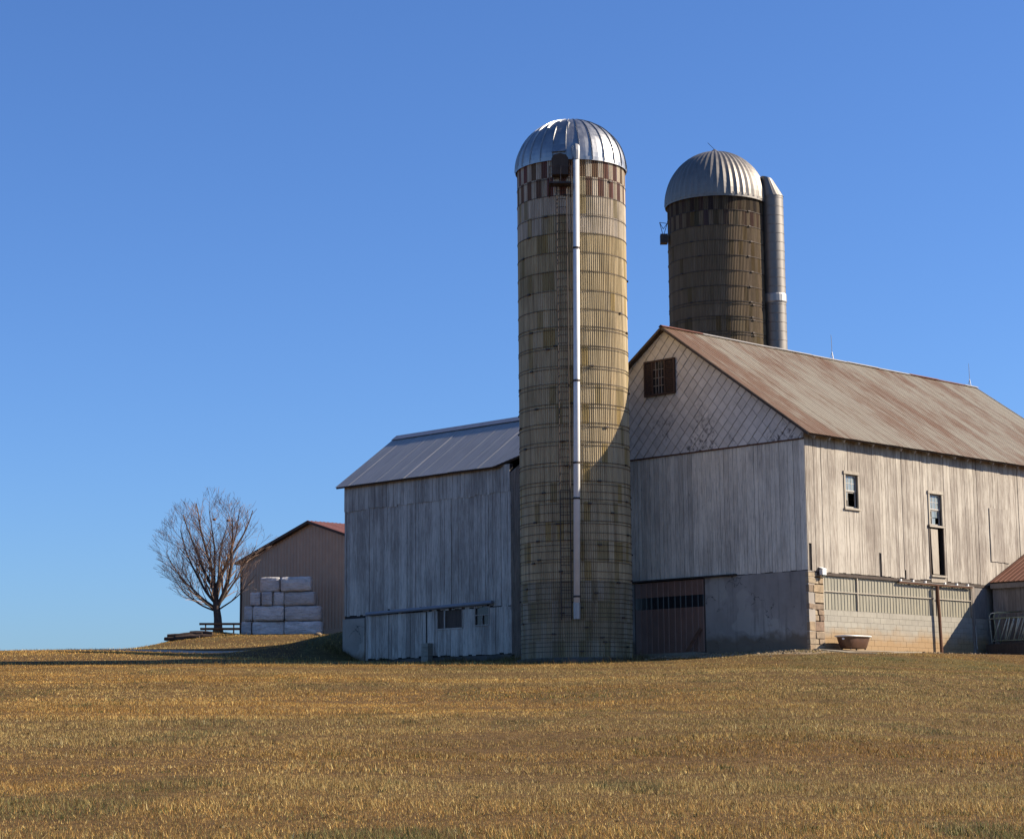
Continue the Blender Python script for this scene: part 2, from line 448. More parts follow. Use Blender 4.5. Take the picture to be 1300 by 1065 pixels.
def slab_with_holes(u0, u1, z0, z1, holes, pt, d0, d1):
    """boxes filling a rectangle minus its holes; pt(u, d, z) -> local point"""
    mb = MB()
    cuts = sorted(set([u0, u1] + [h[0] for h in holes] + [h[1] for h in holes]))
    for a, b_ in zip(cuts, cuts[1:]):
        if b_ <= u0 or a >= u1: continue
        spans = [(z0, z1)]
        for h in holes:
            if h[0] <= a + 1e-6 and h[1] >= b_ - 1e-6:
                ns = []
                for p, q in spans:
                    if h[3] <= p or h[2] >= q: ns.append((p, q)); continue
                    if h[2] > p: ns.append((p, h[2]))
                    if h[3] < q: ns.append((h[3], q))
                spans = ns
        for p, q in spans:
            mb.hexa([pt(a, d0, p), pt(b_, d0, p), pt(b_, d1, p), pt(a, d1, p), pt(a, d0, q), pt(b_, d0, q), pt(b_, d1, q), pt(a, d1, q)])
    return mb

def planks(parent, u0, u1, z0, z1, pt, mat, d=0.0, th=0.025, wmin=0.17, wmax=0.27, holes=(), rag=0.03, seed=1, breaks=(), gap=0.012, name='plank'):
    r = random.Random(seed)
    fz0 = z0 if callable(z0) else (lambda u: z0)
    fz1 = z1 if callable(z1) else (lambda u: z1)
    must = sorted(set([u0, u1] + [x for h in holes for x in h[:2] if u0 < x < u1] + list(breaks)))
    edges = [must[0]]
    for a, b_ in zip(must, must[1:]):
        x = a
        while True:
            w = r.uniform(wmin, wmax)
            if x + w > b_ - wmin * 0.6: break
            x += w; edges.append(x)
        edges.append(b_)
    for a, b_ in zip(edges, edges[1:]):
        if b_ - a < 0.02: continue
        lo = fz0((a + b_) / 2) + r.uniform(-rag, rag)
        hiA, hiB = fz1(a), fz1(b_)
        spans = [(lo, None)]
        for h in holes:
            if h[0] < (a + b_) / 2 < h[1]:
                ns = []
                for p, q in spans:
                    top = min(hiA, hiB) if q is None else q
                    if h[3] <= p or h[2] >= top: ns.append((p, q)); continue
                    if h[2] > p + 0.02: ns.append((p, h[2]))
                    if h[3] < top - 0.02: ns.append((h[3], q))
                spans = ns
        o = d + r.uniform(0, 0.008) + (r.uniform(.006, .016) if r.random() < .12 else 0); t2 = o + th; cup = r.uniform(-0.004, 0.004); g = gap * r.uniform(0.4, 1.6)
        for p, q in spans:
            qa = hiA if q is None else q; qb = hiB if q is None else q
            mb = MB()
            mb.hexa([pt(a + g / 2, o, p), pt(b_ - g / 2, o, p), pt(b_ - g / 2, t2 - cup, p), pt(a + g / 2, t2 + cup, p),
                     pt(a + g / 2, o, qa), pt(b_ - g / 2, o, qb), pt(b_ - g / 2, t2 - cup, qb), pt(a + g / 2, t2 + cup, qa)])
            mb.build(name, mat, parent)

RIB = [(0, 0.0), (0.03, 0.022), (0.07, 0.022), (0.10, 0.0), (0.30, 0.0), (0.33, 0.022), (0.37, 0.022), (0.40, 0.0), (0.63, 0.0), (0.66, 0.022), (0.70, 0.022), (0.73, 0.0), (1.0, 0.0)]
def wave(n, h, sub=4):
    return [(i / (n * sub), h * (0.5 - 0.5 * cos(2 * pi * i / sub))) for i in range(n * sub + 1)]

# ------------------------------------------------------------------ survey of the ground (x, y, height)
SURVEY = [(-31.78, 75.0, 4.273), (-7.95, 0.0, 0.0), (-7.95, 15.0, 0.749), (-12.71, 30.0, 1.538), (-19.07, 45.0, 2.392), (-25.43, 60.0, 3.312), (-22.13, 75.0, 4.232), (-5.53, 0.0, 0.0),
(-5.53, 15.0, 0.741), (-8.85, 30.0, 1.522), (-13.28, 45.0, 2.368), (-17.71, 60.0, 3.28), (-18.0, 75.0, 4.211), (-4.5, 0.0, 0.0), (-4.5, 15.0, 0.736), (-7.2, 30.0, 1.513), (-10.8,
45.0, 2.355), (-14.4, 60.0, 3.263), (-9.73, 75.0, 4.169), (-2.43, 0.0, 0.0), (-2.43, 15.0, 0.728), (-3.89, 30.0, 1.496), (-5.84, 45.0, 2.33), (-7.78, 60.0, 3.229), (-4.22, 75.0,
4.108), (-1.05, 0.0, 0.0), (-1.05, 15.0, 0.716), (-1.69, 30.0, 1.472), (-2.53, 45.0, 2.294), (-3.37, 60.0, 3.181), (0.19, 75.0, 4.071), (0.05, 0.0, 0.0), (0.05, 15.0, 0.708),
(0.08, 30.0, 1.457), (0.12, 45.0, 2.272), (0.15, 60.0, 3.151), (5.43, 75.0, 4.178), (1.36, 0.0, 0.0), (1.36, 15.0, 0.73), (2.17, 30.0, 1.5), (3.26, 45.0, 2.335), (4.34, 60.0,
3.236), (7.91, 75.0, 4.321), (1.98, 0.0, 0.0), (1.98, 15.0, 0.758), (3.17, 30.0, 1.557), (4.75, 45.0, 2.421), (6.33, 60.0, 3.351), (12.18, 71.0, 3.981), (3.05, 0.0, 0.0), (3.05,
15.0, 0.73), (5.15, 30.0, 1.507), (7.72, 45.0, 2.359), (10.3, 60.0, 3.28), (16.87, 71.0, 3.734), (4.22, 0.0, 0.0), (4.22, 15.0, 0.678), (7.13, 30.0, 1.403), (10.69, 45.0, 2.202),
(14.25, 60.0, 3.071), (20.77, 71.0, 3.598), (5.19, 0.0, 0.0), (5.19, 15.0, 0.649), (8.78, 30.0, 1.346), (13.16, 45.0, 2.116), (17.55, 60.0, 2.956), (32.48, 71.0, 3.37), (8.12, 0.0,
0.0), (8.12, 15.0, 0.601), (13.72, 30.0, 1.249), (20.59, 45.0, 1.972), (27.45, 60.0, 2.764), (-18.34, 76.4, 4.274), (-19.35, 80.6, 4.612), (-21.13, 88.0, 5.081), (-23.3, 97.0,
5.597), (-14.68, 76.4, 4.257), (-15.5, 80.6, 4.594), (-16.92, 88.0, 5.078), (-19.24, 100.0, 5.753), (-11.93, 76.4, 4.261), (-12.65, 81.0, 4.599), (-14.38, 92.0, 5.208), (-16.26,
104.0, 5.906), (-18.14, 116.0, 6.87), (-25.28, 80.6, 4.632), (-30.43, 97.0, 5.568), (-34.17, 80.6, 4.707), (-41.14, 97.0, 5.659), (-16.84, 122.0, 7.682), (-16.01, 116.0, 7.064),
(-14.14, 119.0, 7.251), (-11.21, 120.5, 7.363), (-9.5, 80.0, 4.42), (-10.69, 90.0, 4.969), (-12.11, 102.0, 5.717), (-13.07, 110.0, 6.401), (-7.44, 80.0, 4.403), (-8.37, 90.0,
4.884), (-8.75, 100.0, 5.902), (-8.06, 101.0, 6.382), (-13.03, 95.0, 5.31), (-16.87, 95.0, 5.412), (-19.9, 112.0, 6.278), (-19.34, 120.0, 6.925), (-15.43, 122.3, 7.393), (-13.2,
122.5, 7.406), (-11.04, 122.5, 7.41), (-7.73, 92.68, 5.296), (-7.59, 94.09, 5.946), (-6.6, 96.21, 6.446), (-6.88, 91.69, 4.746), (-5.46, 90.27, 4.546), (-2.64, 87.45, 4.546),
(-0.51, 85.32, 4.526), (-1.65, 91.26, 4.846), (2.31, 78.54, 4.276), (10.16, 74.79, 4.496), (6.63, 78.32, 4.486), (3.09, 81.86, 4.446), (10.37, 75.0, 4.496), (12.71, 76.91, 4.506),
(15.89, 80.09, 4.506), (18.37, 82.57, 4.496), (20.98, 81.36, 4.466), (24.52, 77.83, 4.346), (31.59, 84.9, 4.346), (25.44, 89.64, 4.496), (9.67, 82.78, 4.496), (14.62, 87.73,
4.496), (20.27, 93.38, 4.496), (8.25, 91.26, 4.546), (15.32, 98.33, 4.546), (43.61, 72.88, 3.946), (-16.65, 130.0, 7.758), (-12.05, 125.4, 7.465), (-7.24, 120.6, 7.159), (-8.16,
138.49, 7.758), (-3.57, 133.89, 7.465), (1.24, 129.08, 7.159), (10.3, 104.0, 5.146), (-26.0, 122.0, 5.546), (-35.0, 120.0, 4.746), (-60.0, 120.0, 2.546), (-28.0, 108.0, 5.746),
(-300.0, 170.0, 1.546), (-300.0, 260.0, 1.546), (-300.0, 450.0, -7.454), (-300.0, 800.0, -25.454), (-120.0, 170.0, 1.546), (-120.0, 260.0, 1.546), (-120.0, 450.0, -7.454), (-120.0,
800.0, -25.454), (-45.0, 170.0, 5.546), (-45.0, 260.0, 1.546), (-45.0, 450.0, -7.454), (-45.0, 800.0, -25.454), (0.0, 170.0, 5.546), (0.0, 260.0, 1.546), (0.0, 450.0, -7.454),
(0.0, 800.0, -25.454), (60.0, 170.0, 5.546), (60.0, 260.0, 1.546), (60.0, 450.0, -7.454), (60.0, 800.0, -25.454), (150.0, 170.0, 5.546), (150.0, 260.0, 1.546), (150.0, 450.0,
-7.454), (150.0, 800.0, -25.454), (300.0, 170.0, 5.546), (300.0, 260.0, 1.546), (300.0, 450.0, -7.454), (300.0, 800.0, -25.454), (-300.0, 0.0, -0.2), (-300.0, 75.0, 4.0), (-300.0,
-60.0, -2.9), (-150.0, 0.0, -0.2), (-150.0, 75.0, 4.0), (-150.0, -60.0, -2.9), (150.0, 0.0, -0.2), (150.0, 75.0, 4.0), (150.0, -60.0, -2.9), (300.0, 0.0, -0.2), (300.0, 75.0, 4.0),
(300.0, -60.0, -2.9), (-60.0, -60.0, -3.2), (0.0, -60.0, -3.2), (60.0, -60.0, -3.2)]
_A = np.array(SURVEY); _n = len(_A); _xy = _A[:, :2] / 50.0
def _U(r2): return np.where(r2 > 0, 0.5 * r2 * np.log(np.maximum(r2, 1e-12)), 0)
_K = np.zeros((_n + 3, _n + 3))
_K[:_n, :_n] = _U(((_xy[:, None] - _xy[None]) ** 2).sum(-1)) + np.eye(_n) * 2e-4
_K[:_n, _n] = 1; _K[:_n, _n + 1:] = _xy; _K[_n, :_n] = 1; _K[_n + 1:, :_n] = _xy.T
_w = np.linalg.solve(_K, np.r_[_A[:, 2], 0, 0, 0])
def gz_arr(x, y):
    q = np.stack([np.ravel(x), np.ravel(y)], -1) / 50.0
    out = np.empty(len(q))
    for i in range(0, len(q), 20000):
        p = q[i:i + 20000]
        out[i:i + 20000] = _U(((p[:, None] - _xy[None]) ** 2).sum(-1)) @ _w[:_n] + _w[_n] + p @ _w[_n + 1:]
    return out.reshape(np.shape(x))
def gz(x, y): return float(gz_arr(np.array([x]), np.array([y]))[0])

BX, BY, BZ = 10.375, 75.0, 4.546          # near corner of the big barn, its foot
A45 = radians(45)
def W(s, t, z=0.0):                        # barn frame -> world
    return (BX + (s - t) * sqrt(0.5), BY + (s + t) * sqrt(0.5), BZ + z)

# smooth-step noise helper for zones
def vnoise(x, y, seed=0):
    xi = np.floor(x); yi = np.floor(y); fx = x - xi; fy = y - yi
    def h(a, b): 
        q = np.sin(a * 127.1 + b * 311.7 + seed * 74.7) * 43758.5453
        return q - np.floor(q)
    fx = fx * fx * (3 - 2 * fx); fy = fy * fy * (3 - 2 * fy)
    return (h(xi, yi) * (1 - fx) + h(xi + 1, yi) * fx) * (1 - fy) + (h(xi, yi + 1) * (1 - fx) + h(xi + 1, yi + 1) * fx) * fy

def zone(x, y):
    """(gravel, green) amounts of the soil by place"""
    s = ((x - BX) + (y - BY)) * sqrt(0.5); t = (-(x - BX) + (y - BY)) * sqrt(0.5)
    # bare gravelly strip along the walls
    wall = np.minimum(np.abs(np.where(t < 2, np.maximum(-t, 0), 99)), 99)
    gravel = np.zeros_like(x)
    gravel = np.maximum(gravel, np.clip(1.2 - np.maximum(-t, 0) / 1.8, 0, 1) * (s > -2) * (t < 1))
    gravel = np.maximum(gravel, np.clip(1.25 - np.maximum(-s, 0) / 2.6, 0, 1) * (t > -1.5) * (t < 13) * (s < 1))
    green = np.clip((x - 4.0) / 6.0, 0, 1) * np.clip(1.0 - np.abs(y - 70) / 5.0, 0, .52)
    green = np.maximum(green, 0.25 * np.clip((x + 6) / 20.0, 0, 1) * (y < 70))
    green = np.maximum(green, 0.45 * np.clip((22 - y) / 8.0, 0, 1))
    green = np.maximum(green, 0.6 * (y > 77) * (x > -9.5) * (x < 0))
    green = np.maximum(green, 0.35 * (y > 108))
    return gravel, green

xs = np.unique(np.r_[-700, -450, -300, -200, -140, -100, -75, -60, np.arange(-50, 50.1, 1.0), 60, 75, 100, 140, 200, 300, 450, 700])
ys = np.unique(np.r_[-200, -120, -70, -40, -20, -10, np.arange(0, 140.1, 1.0), 146, 155, 170, 190, 220, 260, 320, 400, 520, 700, 1000])
GX, GY = np.meshgrid(xs, ys)
GZ = gz_arr(np.clip(GX, -300, 300), np.clip(GY, -60, 800)) - np.maximum(GY - 800, 0) * 0.03
GZ = GZ + (vnoise(GX * 0.35, GY * 0.35, 3) - 0.5) * 0.08 * (GY < 74) * (GY > 4)
mb = MB()
mb.quadgrid([[(float(GX[i, j]), float(GY[i, j]), float(GZ[i, j])) for j in range(len(xs))] for i in range(len(ys))])
g = mb.build('ground', 'ground', smooth=True)
gr_, gn_ = zone(GX, GY)
at = g.data.color_attributes.new('zone', 'FLOAT_COLOR', 'POINT')
at.data.foreach_set('color', np.stack([gr_.ravel(), gn_.ravel(), np.zeros(gr_.size), np.ones(gr_.size)], -1).ravel().astype(np.float32))
tag(g, 'golden brown winter field rising gently to the farm buildings', 'field', kind='structure')

# gravel farm lane behind the wing
mb = MB()
rows = []
for i in range(41):
    x = -34 + i * 0.8
    c = 100.8 + 0.035 * (x + 20) + 0.4 * sin(x * 0.3)
    r = []
    for k in range(7):
        y = c - 1.7 + 3.4 * k / 6 + 0.15 * sin(x * 1.3 + k)
        e = 0.015 if 0 < k < 6 else -0.03
        r.append((x, y, gz(x, y) + e))
    rows.append(r)
mb.quadgrid(rows)
tag(mb.build('gravel_lane', 'gravel', smooth=True), 'pale gravel farm lane running behind the grey wing', 'lane', kind='structure')

# ================================================================== the big barn
barn = thing('barn', W(0, 0, 0), A45, 'large weathered white barn with rusty metal roof and diamond shingled gable', 'barn')
LB, WB = 21.1, 12.8                        # length along s, width along t
EZ, RZ = 7.72, 12.22
RS = (RZ - EZ) / (WB / 2)                  # roof slope
side = lambda u, d, z: (u, -d, z)          # long wall facing the sun
gab = lambda u, d, z: (-d, u, z)           # gable wall facing the silo

H1 = (2.34, 3.09, 5.13, 6.32); H2 = (7.66, 8.46, 4.83, 6.0); HD = (7.6, 8.5, 2.93, 4.74)
sw = slab_with_holes(0.02, LB, 2.70, EZ + 0.05, [H1, H2, HD], side, -0.16, -0.02).build('plank_wall', 'backing', barn)
frags = [(4.29, 4.43, 2.6, 3.58), (5.88, 5.97, 2.6, 3.03), (0.07, 0.22, 2.6, 3.70)]
planks(sw, 0.0, LB, 2.72, EZ - 0.06, side, 'painted_planks', d=-0.018, holes=[H1, H2, HD] + frags, seed=11)
# lighter repair panel
planks(sw, 11.75, 13.06, 3.64, 5.75, side, 'painted_planks', d=0.020, th=0.022, wmin=0.20, wmax=0.26, rag=0.01, seed=5, gap=0.003, name='repair_board')
MB().box(0, LB, -0.012, 0.0, 2.60, 2.70).build('sill_beam', 'dark_wood', sw)

gw = MB()
gw.hexa([gab(0.02, -0.16, 2.74), gab(WB - .02, -0.16, 2.74), gab(WB - .02, -0.02, 2.74), gab(0.02, -0.02, 2.74),
         gab(0.02, -0.16, EZ), gab(WB - .02, -0.16, EZ), gab(WB - .02, -0.02, EZ), gab(0.02, -0.02, EZ)])
gw.prism([gab(0.02, -0.02, EZ + 0.001), gab(WB - .02, -0.02, EZ + 0.001), gab(WB / 2, -0.02, RZ)], (0.14, 0, 0))
gw = gw.build('gable_wall', 'backing', barn)
planks(gw, 0.0, WB, 2.76, 7.40, gab, 'shade_lifted_planks', d=-0.018, wmin=0.16, wmax=0.26, seed=23, rag=0.02)
MB().box(-0.055, -0.019, 0.0, WB, 7.402, 7.450).build('drip_edge', 'rust_steel', gw)
MB().box(-0.03, 0.0, -0.002, 0.10, 7.455, EZ - 0.1).build('corner_board', 'painted_planks', gw)

# diamond shingles
def clip_poly(poly, a, b_, c_):            # keep a*u + b*z <= c
    out = []
    for i in range(len(poly)):
        p, q = poly[i], poly[(i + 1) % len(poly)]
        fp = a * p[0] + b_ * p[1] - c_; fq = a * q[0] + b_ * q[1] - c_
        if fp <= 0: out.append(p)
        if (fp < 0 < fq) or (fq < 0 < fp):
            k = fp / (fp - fq); out.append((p[0] + (q[0] - p[0]) * k, p[1] + (q[1] - p[1]) * k))
    return out
DW, DH = 0.46, 0.50
rest = MB(); nsh = 0
GWIN = (5.90, 7.40, 9.80, 11.08)
for row in range(-1, 20):
    zc = 7.46 + 0.25 * row + 0.02
    for col in range(-1, 30):
        uc = col * DW + (DW / 2 if row % 2 else 0) + rnd.uniform(-0.006, 0.006)
        e = 0.006
        poly = [(uc - DW / 2 + e, zc), (uc, zc - DH / 2 + e), (uc + DW / 2 - e, zc), (uc, zc + DH / 2 - e)]
        poly = clip_poly(poly, 0, -1, -7.452)
        poly = clip_poly(poly, -1, 0, -0.03)
        poly = clip_poly(poly, 1, 0, WB - 0.03)
        if poly: poly = clip_poly(poly, -RS, 1, EZ + 0.02)
        if poly: poly = clip_poly(poly, RS, 1, EZ + 0.02 + RS * WB)
        if len(poly) < 3: continue
        ar = abs(sum(poly[i][0] * poly[(i + 1) % len(poly)][1] - poly[(i + 1) % len(poly)][0] * poly[i][1] for i in range(len(poly)))) / 2
        if ar < 0.004 or (GWIN[0] + .1 < uc < GWIN[1] - .1 and GWIN[2] + .1 < zc < GWIN[3] - .1): continue
        tl = rnd.uniform(0.026, 0.042); sk = rnd.uniform(-0.012, 0.012)
        top = [gab(u, 0.012 + tl * (zc + DH / 2 - z) / DH + sk * (u - uc), z) for u, z in poly]
        bot = [gab(u, -0.019, z) for u, z in poly]
        vis = uc < 9.6
        mb = MB() if (vis and nsh < 295) else rest
        k = len(mb.v); n = len(poly)
        cu = sum(p[0] for p in poly) / n; cz = sum(p[1] for p in poly) / n
        mb.v.extend(top + bot + [gab(cu, 0.012 + tl * (zc + DH / 2 - cz) / DH + sk * (cu - uc), cz)])
        mb.c.extend([(0, 0, 0)] * (2 * n) + [(1, 1, 1)])
        for i in range(n): mb.f.append((k + i, k + (i + 1) % n, k + 2 * n))
        for i in range(n):
            j = (i + 1) % n; mb.f.append((k + i, k + n + i, k + n + j, k + j))
        if mb is not rest: mb.build('shingle', 'shingle', gw); nsh += 1
if rest.v: tag(rest.build('shingles', 'shingle', gw), kind='stuff')

# louvred window high in the gable
gwin = MB()
u0, u1, z0, z1 = 5.93, 7.37, 9.83, 11.05
for a, b_, c_, d_ in ((u0 - .05, u1 + .05, z1, z1 + .07), (u0 - .05, u1 + .05, z0 - .07, z0), (u0 - .05, u0 + .02, z0, z1), (u1 - .02, u1 + .05, z0, z1), (6.33, 6.41, z0, z1), (6.95, 7.03, z0, z1)):
    gwin.box(-0.075, 0.0, a, b_, c_, d_)
gwin = gwin.build('gable_window', 'window_wood', barn); gwin.location.x = -0.062
MB().box(-0.034, -0.012, u0, u1, z0, z1).build('window_back', 'dark_inside', gwin)
for a, b_ in ((5.96, 6.32), (7.04, 7.34)):
    for k in range(15):
        z = z0 + 0.05 + k * 0.078
        MB().hexa([(-0.07, a, z - 0.02), (-0.07, b_, z - 0.02), (-0.04, b_, z + 0.028), (-0.04, a, z + 0.028),
                   (-0.07, a, z - 0.008), (-0.07, b_, z - 0.008), (-0.04, b_, z + 0.04), (-0.04, a, z + 0.04)]) if False else None
        mb = MB(); mb.hexa([(-0.07, a, z - 0.02), (-0.07, b_, z - 0.02), (-0.04, b_, z + 0.028), (-0.04, a, z + 0.028),
                            (-0.07, a, z - 0.008), (-0.07, b_, z - 0.008), (-0.04, b_, z + 0.04), (-0.04, a, z + 0.04)])
        mb.build('shutter_slat', 'window_wood', gwin)
mun = MB()
for u in (6.54, 6.68, 6.82): mun.box(-0.06, -0.036, u - .012, u + .012, z0, z1)
for z in (10.13, 10.43, 10.75): mun.box(-0.0605, -0.0365, 6.41, 6.95, z - .013, z + .013)
mun.build('muntins', 'shed_planks', gwin)
for i, (ua, ub) in enumerate(((6.41, 6.53), (6.55, 6.67), (6.69, 6.81), (6.83, 6.95))):
    for j, (za, zb) in enumerate(((9.83, 10.12), (10.14, 10.42), (10.44, 10.74), (10.76, 11.05))):
        if (i, j) in ((3, 2), (2, 3), (0, 0), (1, 2)): continue
        MB().box(-0.05, -0.046, ua, ub, za, zb).build('pane', 'dark_band' if (i * 3 + j) % 4 else 'window_wood', gwin)

# sash windows and the loading door on the long wall
def sash_window(h, name, gone, boards=()):
    a, b_, c_, d_ = h
    w = MB()
    w.box(a - .09, a, -0.045, 0.02, c_ - .02, d_ + .02); w.box(b_, b_ + .06, -0.045, 0.02, c_ - .02, d_ + .02)
    w.box(a - .12, b_ + .10, -0.065, 0.0, d_ + .02, d_ + .13); w.box(a - .12, b_ + .10, -0.085, 0.1, c_ - .09, c_ - .02)
    w = w.build(name, 'pale_trim', barn)
    mid = c_ + (d_ - c_) * 0.50
    s_ = MB()
    for q0, q1, y in ((mid, d_, 0.055), (c_, mid, 0.085)):
        s_.box(a + .001, a + .05, y, y + .03, q0, q1); s_.box(b_ - .05, b_ - .001, y, y + .03, q0, q1)
        s_.box(a + .05, b_ - .05, y, y + .03, q0, q0 + .05); s_.box(a + .05, b_ - .05, y, y + .03, q1 - .045, q1)
    W_ = b_ - a - .1
    for k in (1, 2):
        x = a + .05 + W_ * k / 3
        s_.box(x - .011, x + .011, 0.058, 0.082, mid + .05, d_ - .045)
        if k == 1: s_.box(x - .011, x + .011, 0.088, 0.112, c_ + .05, mid - .045)
    zz = (mid + d_) / 2; s_.box(a + .05, b_ - .05, 0.060, 0.080, zz - .011, zz + .011)
    zz2 = (mid + c_) / 2; s_.box(a + .05, b_ - .05 if name == 'x' else a + .05 + W_ / 3, 0.090, 0.110, zz2 - .011, zz2 + .011)
    s_.build('sash', 'sash_paint', w)
    for r_, (q0, q1, y) in enumerate(((mid + .05, zz - .011, .068), (zz + .011, d_ - .045, .068), (c_ + .05, zz2 - .011, .098), (zz2 + .011, mid - .045, .098))):
        for k in range(3):
            if (r_, k) in gone: continue
            x0 = a + .05 + W_ * k / 3 + .012; x1 = a + .05 + W_ * (k + 1) / 3 - .012
            mb = MB(); j = rnd.uniform(-0.006, 0.006)
            mb.hexa([(x0, y + j, q0), (x1, y - j, q0), (x1, y - j + .004, q0), (x0, y + j + .004, q0), (x0, y - j, q1), (x1, y + j, q1), (x1, y + j + .004, q1), (x0, y - j + .004, q1)])
            mb.build('pane', 'glass', w)
    MB().box(a - .02, b_ + .02, 0.9, 0.92, c_ - .1, d_ + .1).build('window_back', 'dark_inside', w)
    return w
sash_window(H1, 'window', {(2, 0), (2, 1), (2, 2), (3, 1), (3, 2)})
sash_window(H2, 'window', {(2, 2), (3, 0), (2, 0)})
dr_ = MB()
a, b_, c_, d_ = HD
dr_.box(a - .10, b_ + .08, -0.07, 0.0, d_ + .0, d_ + .085).box(a - .07, a, -0.03, 0.03, c_, d_).box(b_, b_ + .05, -0.03, 0.03, c_, d_)
dr_ = dr_.build('loading_door', 'dark_wood', barn)
lf = MB()
lf.hexa([(7.74, -0.02, 2.97), (8.17, -0.01, 2.97), (8.17, 0.02, 2.97), (7.74, 0.01, 2.97), (7.67, -0.02, 4.68), (8.15, -0.01, 4.68), (8.15, 0.02, 4.68), (7.67, 0.01, 4.68)])
lf.build('door_leaf', 'pale_trim', dr_)
MB().box(a - .04, b_ + .04, -0.10, 0.12, 2.86, 2.93).build('door_sill', 'pale_trim', dr_)
MB().box(a - .02, b_ + .04, -0.035, -0.02, 2.66, 2.858).build('door_apron', 'pale_trim', dr_)

# foundation, long side: stones, blocks, glazing
fs = MB().box(0.12, LB, 0.10, 0.30, -0.6, 2.699).build('block_foundation', 'mortar', barn)
r = random.Random(4)
z = -0.10
row = 0
while z < 2.66:
    h = min(r.uniform(0.20, 0.40), 2.70 - z)
    if 2.70 - (z + h) < 0.14: h = 2.70 - z
    split = r.choice((0.24, 0.34, 0.5, 0.58)) if row != 7 else 0.3
    for u0_, u1_ in ((0.0, split), (split, 0.86)):
        j = lambda: r.uniform(-0.018, 0.018)
        g_ = 0.012; dd = r.uniform(0.015, 0.05)
        mb = MB()
        c8 = []
        for zz in (z + g_, z + h - g_):
            for (uu, ddp) in ((u0_ + g_, 0.0), (u1_ - g_, 0.0), (u1_ - g_, 1.0), (u0_ + g_, 1.0)):
                c8.append((uu + j() * 0.8, 0.12 - ddp * (0.10 + dd) , zz + j()))
        if u0_ == 0.0:
            c8 = [(-0.022 if abs(p[0]) < 0.04 else p[0], p[1], p[2]) for p in c8]
        # order bottom loop, top loop with outward face
        mb.hexa(c8)
        bmv = mb.build('stone', 'field_stone', fs)
        bv = bmv.modifiers.new('bevel', 'BEVEL'); bv.width = 0.02; bv.segments = 2
    z += h; row += 1
for course in range(7):
    zc = -0.02 + course * 0.203
    u = 0.88 - (0.2 if course % 2 else 0)
    while u < 11.35:
        a = max(u, 0.88) + .004; b_ = min(u + 0.40, 11.4) - .004
        if b_ - a > .05:
            o = r.uniform(-0.002, 0.003)
            MB().box(a, b_, 0.035 + o, 0.098, zc + .003, zc + .199).build('block', 'block', fs)
        u += 0.40
def glaz(u, w):
    prof = []
    n = max(2, round(w / 0.19))
    for i in range(n):
        for q, h in ((0.0, 0.0), (0.62, 0.0), (0.74, 0.018), (0.88, 0.018)): prof.append(((i + q) / n, h + r.uniform(0, .002)))
    prof.append((1.0, 0.0))
    o = r.uniform(0, 0.006)
    sheet('glazing_sheet', (u, 0.075 - o, 1.405), (1, 0, 0), (0, 0, 1), (0, -1, 0), w, 1.29, prof, 'fibreglass', fs)
u = 0.90
while u < 7.70: w = min(1.13, 7.79 - u); glaz(u, w - .006); u += w
for u, w in ((8.02, 1.1), (9.13, 1.14)): glaz(u, w)
for a, b_ in ((0.90, 7.79), (8.0, 10.26)): MB().box(a, b_, 0.012, 0.036, 2.035, 2.065).build('glazing_rail', 'pale_trim', fs)
for x in (0.885, 2.92, 10.30): MB().box(x - .02, x + .025, 0.008, 0.09, 1.41, 2.69).build('glazing_bar', 'pale_trim', fs)
MB().box(10.33, 10.50, -0.01, 0.09, 0.0, 2.62).build('door_jamb', 'painted_planks', fs)
MB().box(10.55, 11.40, 0.02, 0.09, 1.405, 2.69).build('plank_panel', 'shed_planks', fs)
for k, x in enumerate((5.5, 6.3, 7.1, 8.4, 9.2, 9.95)):
    MB().box(x, x + .07, -0.085, 0.0, 2.585, 2.68).build('track_bracket', 'lamp_white', fs)
MB().box(5.42, 10.30, -0.075, -0.02, 2.535, 2.585).build('door_track', 'rust_steel', fs)
MB().box(5.42, 10.30, -0.10, -0.03, 2.590, 2.604).build('track_cover', 'pale_metal', fs)
MB().tube([(7.80, -0.12, 2.53), (7.86, -0.13, 1.3), (7.90, -0.14, -0.15)], 0.062, 8).build('pipe_post', 'rust_steel', fs)
MB().tube([(10.42, -0.03, 1.1), (10.44, -0.05, 0.2)], 0.025, 6).build('drain_pipe', 'galvanised_old', fs)
lamp = MB().box(0.58, 0.80, -0.20, -0.06, 2.60, 2.80)
lamp.prism([(0.56, -0.21, 2.80), (0.82, -0.21, 2.80), (0.82, -0.02, 2.86), (0.56, -0.02, 2.86)], (0, 0, 0.02))
lamp = lamp.build('flood_lamp', 'lamp_white', barn)
MB().tube([(0.69, -0.13, 2.60), (0.69, -0.16, 2.54)], [0.07, 0.10], 10).build('lens', 'glass', lamp)

# foundation, gable side: plaster and the sliding door
fg = slab_with_holes(0.0, WB, -0.6, 2.735, [(4.8, 8.1, -0.02, 2.735)], gab, -0.35, 0.012).build('plaster_foundation', 'plaster', barn)
sd = MB().box(-0.05, -0.02, 4.72, 8.16, 0.02, 2.72).build('sliding_door', 'dark_wood', barn)
n = 4; w = 3.36 / n
for i in range(n):
    u = 4.76 + i * w
    for z0_, z1_, mt in ((0.05, 1.70, 'brown_door'), (1.705, 2.14, 'dark_band'), (2.145, 2.70, 'brown_door')):
        sheet('door_sheet', (-0.052, u, z0_), (0, 1, 0), (0, 0, 1), (-1, 0, 0), w - .004, z1_ - z0_, RIB, mt, sd)
MB().box(-0.16, -0.014, 3.2, 8.4, 2.742, 2.80).build('door_track', 'dark_steel', barn)
MB().box(-0.9, -0.013, 4.6, 9.0, -0.35, 0.015).build('door_step', 'concrete', barn)

